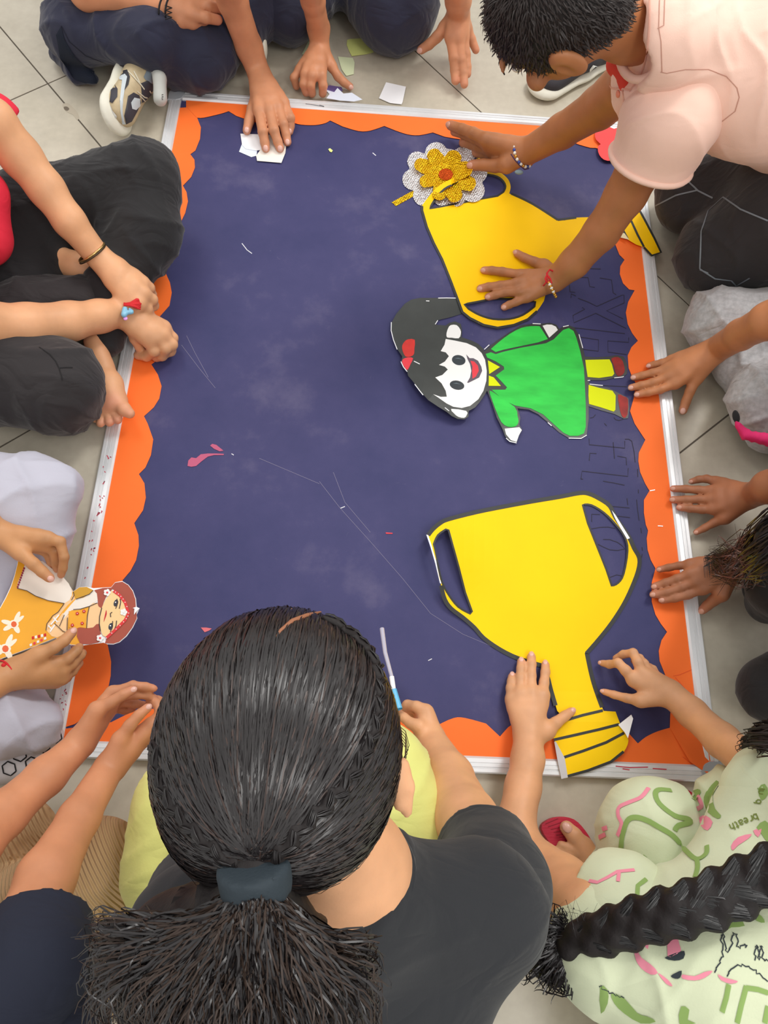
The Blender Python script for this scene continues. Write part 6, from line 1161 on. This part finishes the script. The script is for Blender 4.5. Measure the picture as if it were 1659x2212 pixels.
# lettering on the knee: "breath" and "in d", upside down as in the photo
LET = {'b': [[(0,0),(0,10)],[(0,6),(3,7),(5,5),(5,2),(3,0),(0,1)]], 'r': [[(0,0),(0,7)],[(0,5),(2,7),(4,6.6)]], 'e': [[(0,4),(5,4),(4.6,6),(2.5,7),(.5,6),(0,3.5),(.6,1),(2.6,0),(4.8,1)]], 'a': [[(.4,6),(2.5,7),(4.6,6),(5,0)],[(5,4),(2,4),(0,2.4),(.6,.4),(2.6,0),(4.9,1.4)]], 't': [[(2,10),(2,1.5),(3,0),(4.6,.4)],[(0,7),(4.4,7)]], 'h': [[(0,0),(0,10)],[(0,5.5),(2.5,7),(4.6,5.6),(4.8,0)]], 'i': [[(1,0),(1,7)],[(1,9),(1,9.8)]], 'n': [[(0,0),(0,7)],[(0,5.5),(2.5,7),(4.6,5.6),(4.8,0)]], 'd': [[(5,0),(5,10)],[(5,6),(2.5,7),(0,5),(0,2),(2.4,0),(5,1.4)]]}
def letters(o_, txt, start, dx, up_, size, w_, m_):
    dx = unit(dx)[:2]; up_ = unit(up_)[:2]; x = 0; out = []
    for c_ in txt:
        if c_ != ' ': out += [[(start[0]+(dx[0]*(x+q[0])+up_[0]*q[1])*size, start[1]+(dx[1]*(x+q[0])+up_[1]*q[1])*size) for q in L] for L in LET[c_]]
        x += 3.4 if c_ == 'i' else 7
    decal('lettering', o_, out, w_, m_, None, off=.0014, step=3, label='olive green lettering')
M_ol = mat('olive_lettering', (120, 136, 62), .85)
letters(ALLG, 'breath', (1633,1758), (-1,.42,0), (.42,1,0), 1.55, 2.6, M_ol); letters(ALLG, 'in d', (1652,1704), (-.25,.9,0), (-.9,-.1,0), 1.5, 2.6, M_ol)
decal('pink_print', sl_, [cr(cI, l) for l in ([(590,950),(640,960),(700,930),(760,895),(860,885)], [(768,900),(762,955)])], 8, M_p1, sl_); decal('green_print', sl_, [cr(cI, [(930,940),(880,980),(875,1060)])], 9, M_g1, sl_); patch('green_print', sl_, cr(cI, [(545,1000),(590,980),(600,995),(560,1015)]), M_g1, sl_)
for pg, m_ in (([(1065,1270),(1110,1268),(1130,1330),(1140,1370),(1100,1395),(1060,1400)], M_p1), ([(1042,1412),(1100,1385),(1160,1370),(1155,1415),(1100,1428)], M_b1), ([(1078,1520),(1110,1500),(1145,1488),(1135,1530),(1105,1535)], M_b1), ([(860,1360),(880,1370),(905,1410),(960,1450),(1000,1500),(960,1510),(900,1470),(870,1420)], M_p1), ([(1000,1500),(1060,1540),(1090,1580),(1050,1565)], M_p1), ([(900,1310),(940,1300),(940,1360)], M_p1), ([(1150,1510),(1220,1520),(1280,1495),(1330,1490),(1280,1530),(1220,1545),(1150,1535)], M_p1), ([(1360,1508),(1400,1530),(1480,1550),(1440,1565),(1380,1545)], M_p1),
                 ([(1300,1180),(1400,1150),(1470,1150),(1520,1220),(1440,1230),(1380,1260),(1330,1220)], M_g1), ([(1560,1130),(1620,1160),(1640,1200),(1590,1190)], M_g1), ([(655,1580),(700,1600),(700,1680),(660,1740)], M_g1), ([(720,1620),(800,1650),(880,1740),(940,1760),(990,1790),(900,1800),(800,1740),(740,1680)], M_g1), ([(1140,1700),(1190,1720),(1180,1780),(1230,1800),(1130,1804)], M_g1)):
    patch('shirt_print', sh_, cr(cI, smooth(pg, 2)), m_, sh_, step=8)
decal('green_print', sh_, [cr(cI, l) for l in ([(1425,1570),(1410,1650),(1385,1735)], [(1530,1580),(1500,1690),(1475,1800)], [(1530,1590),(1600,1600),(1659,1620)], [(1659,1700),(1640,1800)])], 10, M_g1, sh_)
wob = lambda L: [(x+2.5*math.sin(i*2.1), y+2.5*math.cos(i*2.7)) for i, (x, y) in enumerate(smooth(L, 4, False))]
decal('ink_print', sh_, [wob(cr(cI, l)) for l in ([(1340,1492),(1370,1440),(1390,1380),(1380,1290),(1395,1280),(1410,1370),(1440,1340),(1450,1270),(1475,1280),(1480,1350),(1520,1330),(1530,1345)], [(1415,1515),(1450,1470),(1510,1455),(1570,1480),(1620,1520),(1659,1555)], [(1580,1420),(1585,1350),(1600,1350),(1605,1420),(1615,1350),(1625,1350),(1630,1420),(1655,1425)], [(650,1575),(700,1610),(760,1635),(800,1645)])], 2.6, M_b1, sh_)
# her long braid across the back
bp_ = [P(1720,1870,.46), P(1640,1900,.43), P(1560,1935,.415), P(1480,1965,.40), P(1400,1985,.375), P(1320,2010,.345), P(1255,2030,.315), P(1245,2032,.31)]
bp_ = np.array(smooth([tuple(q) for q in bp_], 6, False)); cum = np.r_[0, np.cumsum(np.linalg.norm(np.diff(bp_, axis=0), axis=1))]; n = 17; pr_ = []; sts = []
for i in range(n):
    t = (i+.5)/n; s0 = cum[-1]*t; c = np.array([np.interp(s0, cum, bp_[:, k]) for k in range(3)]); c2 = np.array([np.interp(min(cum[-1], s0+.01), cum, bp_[:, k]) for k in range(3)]); tt = unit(c2-c+V3(-1e-6, 0, 0)); up_ = UP(c); sdv = np.cross(up_, tt); sg = 1 if i % 2 else -1; r = .0235*(1-.12*t)
    a = c+sdv*sg*r*.85-tt*r*.75+up_*r*.1; b = c-sdv*sg*r*.25+tt*r*.85+up_*r*.25; pr_.append(rc((a, r*.60), (b, r*.86), .002))
    for k in range(160):
        j = rng.uniform(-1, 1); h_ = math.sqrt(max(0, 1-j*j)); sts.append([a+up_*r*.62*h_+sdv*j*r*.55+rng.normal(0, .0006, 3), (a+b)/2+up_*r*.86*h_+sdv*j*r*.74+rng.normal(0, .0008, 3), b+up_*r*.80*h_+sdv*j*r*.70+tt*r*.2])
hb8 = cap(p, hc, hf, hu, 1, low=.04, label='black hair drawn into a braid')
bo = blob('braid', pr_, M_hair, p, h=.004, it=1, label='long thick black braid'); ribbons('hair_strand', sts, [.0004, .0008, .0004], lambda p: CC-p, mat('jet_strand', (20, 19, 20), .36, spec=.5), bo)
ft = []
for i in range(34):
    c = P(1240, 2030, .31)+rng.normal(0, .006, 3); e_ = P(1240+rng.normal(0, 45), 1985+rng.normal(0, 25), .33); ft.append([c, (c+e_)/2+rng.normal(0, .008, 3), e_])
ribbons('hair_wisp', ft, [.0003, .0003, .0001], lambda p: CC-p, M_str, bo)
uv_ball('hair_tie', P(1228,2035,.30), (.010, .016, .014), M_b1, bo, 7)
tlp = []
for i in range(1300):
    s0 = P(1232+rng.normal(0, 6), 2030+rng.normal(0, 12), .30); e_ = P(1190+rng.normal(0, 22), 2065+rng.normal(0, 24), .27+rng.uniform(-.02, .02)); m1 = (s0+e_)/2+V3(rng.normal(0, .012), rng.normal(0, .016), .012); q_ = smooth([tuple(s0), tuple(m1), tuple(e_), tuple(e_+rng.normal(0, .003, 3)+unit(e_-s0)*.008)], 3, False); tlp.append(q_)
ribbons('braid_tail', tlp, [.0006, .0008, .0006, .0002], lambda p: CC-p, M_str, bo); blob('braid_tail', [rc(*N((1215,2040,.285,28),(1188,2062,.27,38)), .01)], M_hair, bo, h=.005)
eyes(p, hc, hf, hu)

# ---------------- child in heather grey sweatpants at the right
p = person('', (1.45, .85, 0)); tag(p, 'person in heather grey sweatpants at the right edge with one hand flat on the border', 'person')
B = Body(); pel, ch, nk = V3(1.66, .84, .12), V3(1.60, .84, .38), V3(1.55, .84, .49); sL, sR = V3(1.54, .68, .43), V3(1.54, 1.0, .43)
torso(B, pel, ch, nk, sL, sR); hc = V3(1.49, .84, .62); hf, hu = (-.75, 0, -.6), (-.6, 0, .8); cav = head(B, hc, hf, hu); B.base.append(rc((nk, .034), (hc, .04), .02))
ra = [Wn(*sR, .042)]+N((1740,650,.34,42), (1660,693,.27,39), (1600,723,.185,32), (1552,752,.085,28.5)); B.limb(ra)
B.hand(ra[-1], [N((830,1352,.040,29),(740,1375,.032,26),(680,1390,.026,24.5),(632,1400,.022,22), c=cU), N((790,1425,.042,31),(660,1462,.034,28),(570,1485,.028,26),(500,1500,.023,24), c=cU), N((800,1490,.042,32),(660,1545,.034,28.5),(560,1570,.028,26.5),(478,1588,.022,24), c=cU), N((860,1550,.040,32),(730,1605,.032,28.5),(620,1632,.026,26.5),(530,1648,.020,24.5), c=cU)],
       N((1040,1500,.048,42),(985,1620,.034,34),(950,1710,.022,32),(925,1785,.014,30), c=cU), fat=1.15, fs=1.18)
B.build(p, skin('skin_right', (192, 128, 86)), subs=cav)
M_hg = mat('heather_grey_fleece', (178, 178, 180), .9, var=.16, vscale=120, bump=.3, bscale=500, sheen=.3, fold=0.5)
tp = [rc((pel, .11), (P(1700,710,.09), .078), .03), rc((P(1700,710,.09), .078), (P(1558,698,.075), .068), .03), rc((P(1558,698,.07), .06), (P(1600,790,.05), .048), .03), rc((P(1600,790,.05), .045), (P(1760,900,.05), .05), .03), rc((pel, .11), (P(1760,870,.10), .08), .03), rc((P(1760,870,.10), .08), (P(1650,862,.09), .062), .03), rc((P(1650,862,.085), .058), (P(1660,930,.06), .045), .03)]
blob('sweatpants', tp, M_hg, p, h=.005, wr=FOLD(.006, .045), it=2, cuts=[((0, 0, .004), (0, 0, -1))])
blob('pink_trim', [rc(*N((1594,918,.125,8),(1612,940,.12,10)), .004), rc(*N((1612,940,.12,10),(1670,952,.12,15)), .004)], mat('hot_pink_cloth', (226, 40, 110), .8), p, h=.004, wr=[(.003, (1, .4, .2), .012, 1.0)])
uv_ball('dark_trim', P(1590,900,.12), (.007, .014, .005), M_bk, p, 7)
shirt(p, M_hg, pel, ch, nk, sL, sR, None); sleeve(p, M_hg, [Wn(*sL, .06), (sL+V3(-.03, -.04, -.12), .052)]); sleeve(p, M_hg, [Wn(*sR, .06), (mid(Wn(*sR, .05), ra[1], .5)[0], .052)])
B.base = []; cap(p, hc, hf, hu); eyes(p, hc, hf, hu)

# ---------------- child in black at the right with two hands on the frame
p = person('', (1.40, .42, 0)); tag(p, 'person in black at the right edge with two hands on the frame, hair hanging', 'person')
B = Body(); pel, ch, nk = V3(1.56, .42, .12), V3(1.42, .43, .34), V3(1.29, .43, .45); sL, sR = V3(1.33, .29, .39), V3(1.33, .58, .39)
torso(B, pel, ch, nk, sL, sR); hc = V3(1.19, .42, .54); hf, hu = (-.55, 0, -.85), (-.85, 0, .55); cav = head(B, hc, hf, hu); B.base.append(rc((nk, .034), (hc, .04), .02))
ra = [Wn(*sR, .042)]+N((1760,1020,.23,44), (1660,1052,.15,34), (1625,1070,.085,27)); B.limb(ra)
B.hand(ra[-1], [N((1215,190,.042,28),(1130,165,.034,27),(1060,170,.026,24),(1000,188,.018,21), c=cV), N((1180,270,.046,31),(1060,262,.036,28),(950,253,.029,26),(842,250,.0225,23.5), c=cV), N((1180,345,.046,32),(1060,342,.036,29),(950,346,.029,27),(838,345,.0225,25), c=cV), N((1195,425,.044,31),(1090,430,.034,28.5),(985,422,.028,26.5),(898,412,.0225,24.5), c=cV)],
       N((1290,500,.044,38),(1190,545,.030,30),(1110,590,.020,26),(1040,626,.013,22), c=cV), fat=1.15, fs=1.2)
la = [Wn(*sL, .042)]+N((1770,1130,.24,44), (1665,1165,.17,34), (1625,1185,.11,29), (1588,1215,.070,27)); B.limb(la)
B.hand(la[-1], [N((990,905,.046,29),(890,915,.036,26),(800,932,.029,24.5),(722,948,.023,22.5), c=cV), N((990,985,.050,32),(870,1030,.040,29),(770,1065,.031,27.5),(680,1095,.024,25), c=cV), N((1040,1050,.050,33),(910,1100,.040,30),(780,1145,.031,28.5),(668,1165,.024,26), c=cV), N((1100,1110,.048,33),(970,1165,.038,30),(850,1195,.030,28.5),(745,1212,.023,26), c=cV)],
       N((1260,1160,.050,42),(1190,1215,.036,38),(1135,1260,.025,34),(1095,1298,.017,30), c=cV), fat=1.2, fs=1.22)
B.build(p, skin('skin_umber', (164, 106, 74)), subs=cav, nm=M_naild)
shirt(p, M_bk, pel, ch, nk, sL, sR, None); blob('sleeve', [rc((sL, .055), (P(1680,1265,.13), .045), .02), rc((P(1680,1265,.13), .05), (P(1660,1300,.06), .04), .02)], M_bk, p, h=.006); sleeve(p, M_bk, [Wn(*sR, .06), (mid(Wn(*sR, .05), ra[1], .5)[0], .052)])
blob('trousers', [rc((pel, .12), (P(1700,1250,.08), .06), .03), rc((P(1700,1250,.08), .05), (P(1662,1270,.07), .045), .02)], M_bk, p, h=.006, cuts=[((0, 0, .004), (0, 0, -1))])
hcap = cap(p, hc, hf, hu); eyes(p, hc, hf, hu); hl_ = []
for i in range(700):
    s0 = hc+V3(rng.uniform(-.04, .04), rng.uniform(-.08, .02), rng.uniform(-.03, .03)); e_ = P(1530+abs(rng.normal(0, 60)), 1215+rng.normal(0, 22), .10); m1 = P(1672+rng.normal(0, 14), 1160+rng.normal(0, 26), .40); m2 = P(1612+rng.normal(0, 18), 1215+rng.normal(0, 22), .20); hl_.append(smooth([tuple(s0), tuple(m1), tuple(m2), tuple(e_)], 3, False))
for i in range(40):
    e_ = P(1520+rng.uniform(0, 30), 1205+rng.uniform(-6, 20), .085); hl_.append([P(1600,1215+rng.normal(0, 12),.17), P(1560,1200+rng.normal(0, 10),.12), e_, e_+V3(.0, -.02, -.002)])
ribbons('hair_strand', hl_, [.0006, .0008, .0006, .0002], lambda p: CC-p, M_str, hcap); blob('hair', [rc((hc+V3(-.02, -.04, -.03), .05), (P(1668,1168,.38), .022), .02), rc((P(1668,1168,.38), .020), (P(1618,1212,.20), .012), .01)], M_hair, hcap, h=.004)

# ---------------- dark kneeling figure at the far right
p = person('', (1.5, .12, 0)); tag(p, 'person in black at the right edge, only a round knee and hair lock visible', 'person')
B = Body(); pel, ch, nk = V3(1.60, .04, .12), V3(1.47, .05, .36), V3(1.34, .06, .46); sL, sR = V3(1.38, -.08, .40), V3(1.38, .17, .40)
torso(B, pel, ch, nk, sL, sR); hc = V3(1.24, .07, .55); hf, hu = (-.55, 0, -.85), (-.85, 0, .55); cav = head(B, hc, hf, hu); B.base.append(rc((nk, .034), (hc, .04), .02))
B.limb([Wn(*sR, .042), Wn(1.37, .20, .24, .036), Wn(1.34, .14, .17, .026), Wn(1.31, .12, .15, .03)]); B.limb([Wn(*sL, .042), Wn(1.42, -.08, .24, .036), Wn(1.36, .02, .17, .026), Wn(1.33, .05, .15, .03)])
B.build(p, SK_A, h=.004, subs=cav)
blob('trousers', [rc((pel, .13), (P(1760,1490,.11), .075), .03), rc((P(1760,1490,.11), .075), (P(1668,1490,.09), .056), .03)], M_bk, p, h=.006, wr=FOLD(.003, .06), cuts=[((0, 0, .004), (0, 0, -1))])
shirt(p, M_bk, pel, ch, nk, sL, sR, None); sleeve(p, M_bk, [Wn(*sR, .06), Wn(1.373, .195, .28, .05)]); sleeve(p, M_bk, [Wn(*sL, .06), Wn(1.40, -.08, .30, .05)])
hcap = cap(p, hc, hf, hu); eyes(p, hc, hf, hu); hl_ = []
for i in range(500):
    th = rng.uniform(0, 6.3); s0 = hc+V3(0, -.05, 0)+rng.normal(0, .02, 3); m1 = P(1690+rng.normal(0, 14), 1590+rng.normal(0, 16), .42); m2 = P(1650+rng.normal(0, 12), 1592+rng.normal(0, 12), .30); e_ = P(1630+rng.normal(0, 14), 1606+rng.normal(0, 10), .25); hl_.append(smooth([tuple(s0), tuple(m1), tuple(m2), tuple(e_), tuple(e_+V3(rng.normal(.008, .006), rng.normal(-.012, .006), 0))], 3, False))
ribbons('hair_strand', hl_, [.0005, .0007, .0006, .0002], lambda p: CC-p, M_lock, hcap)
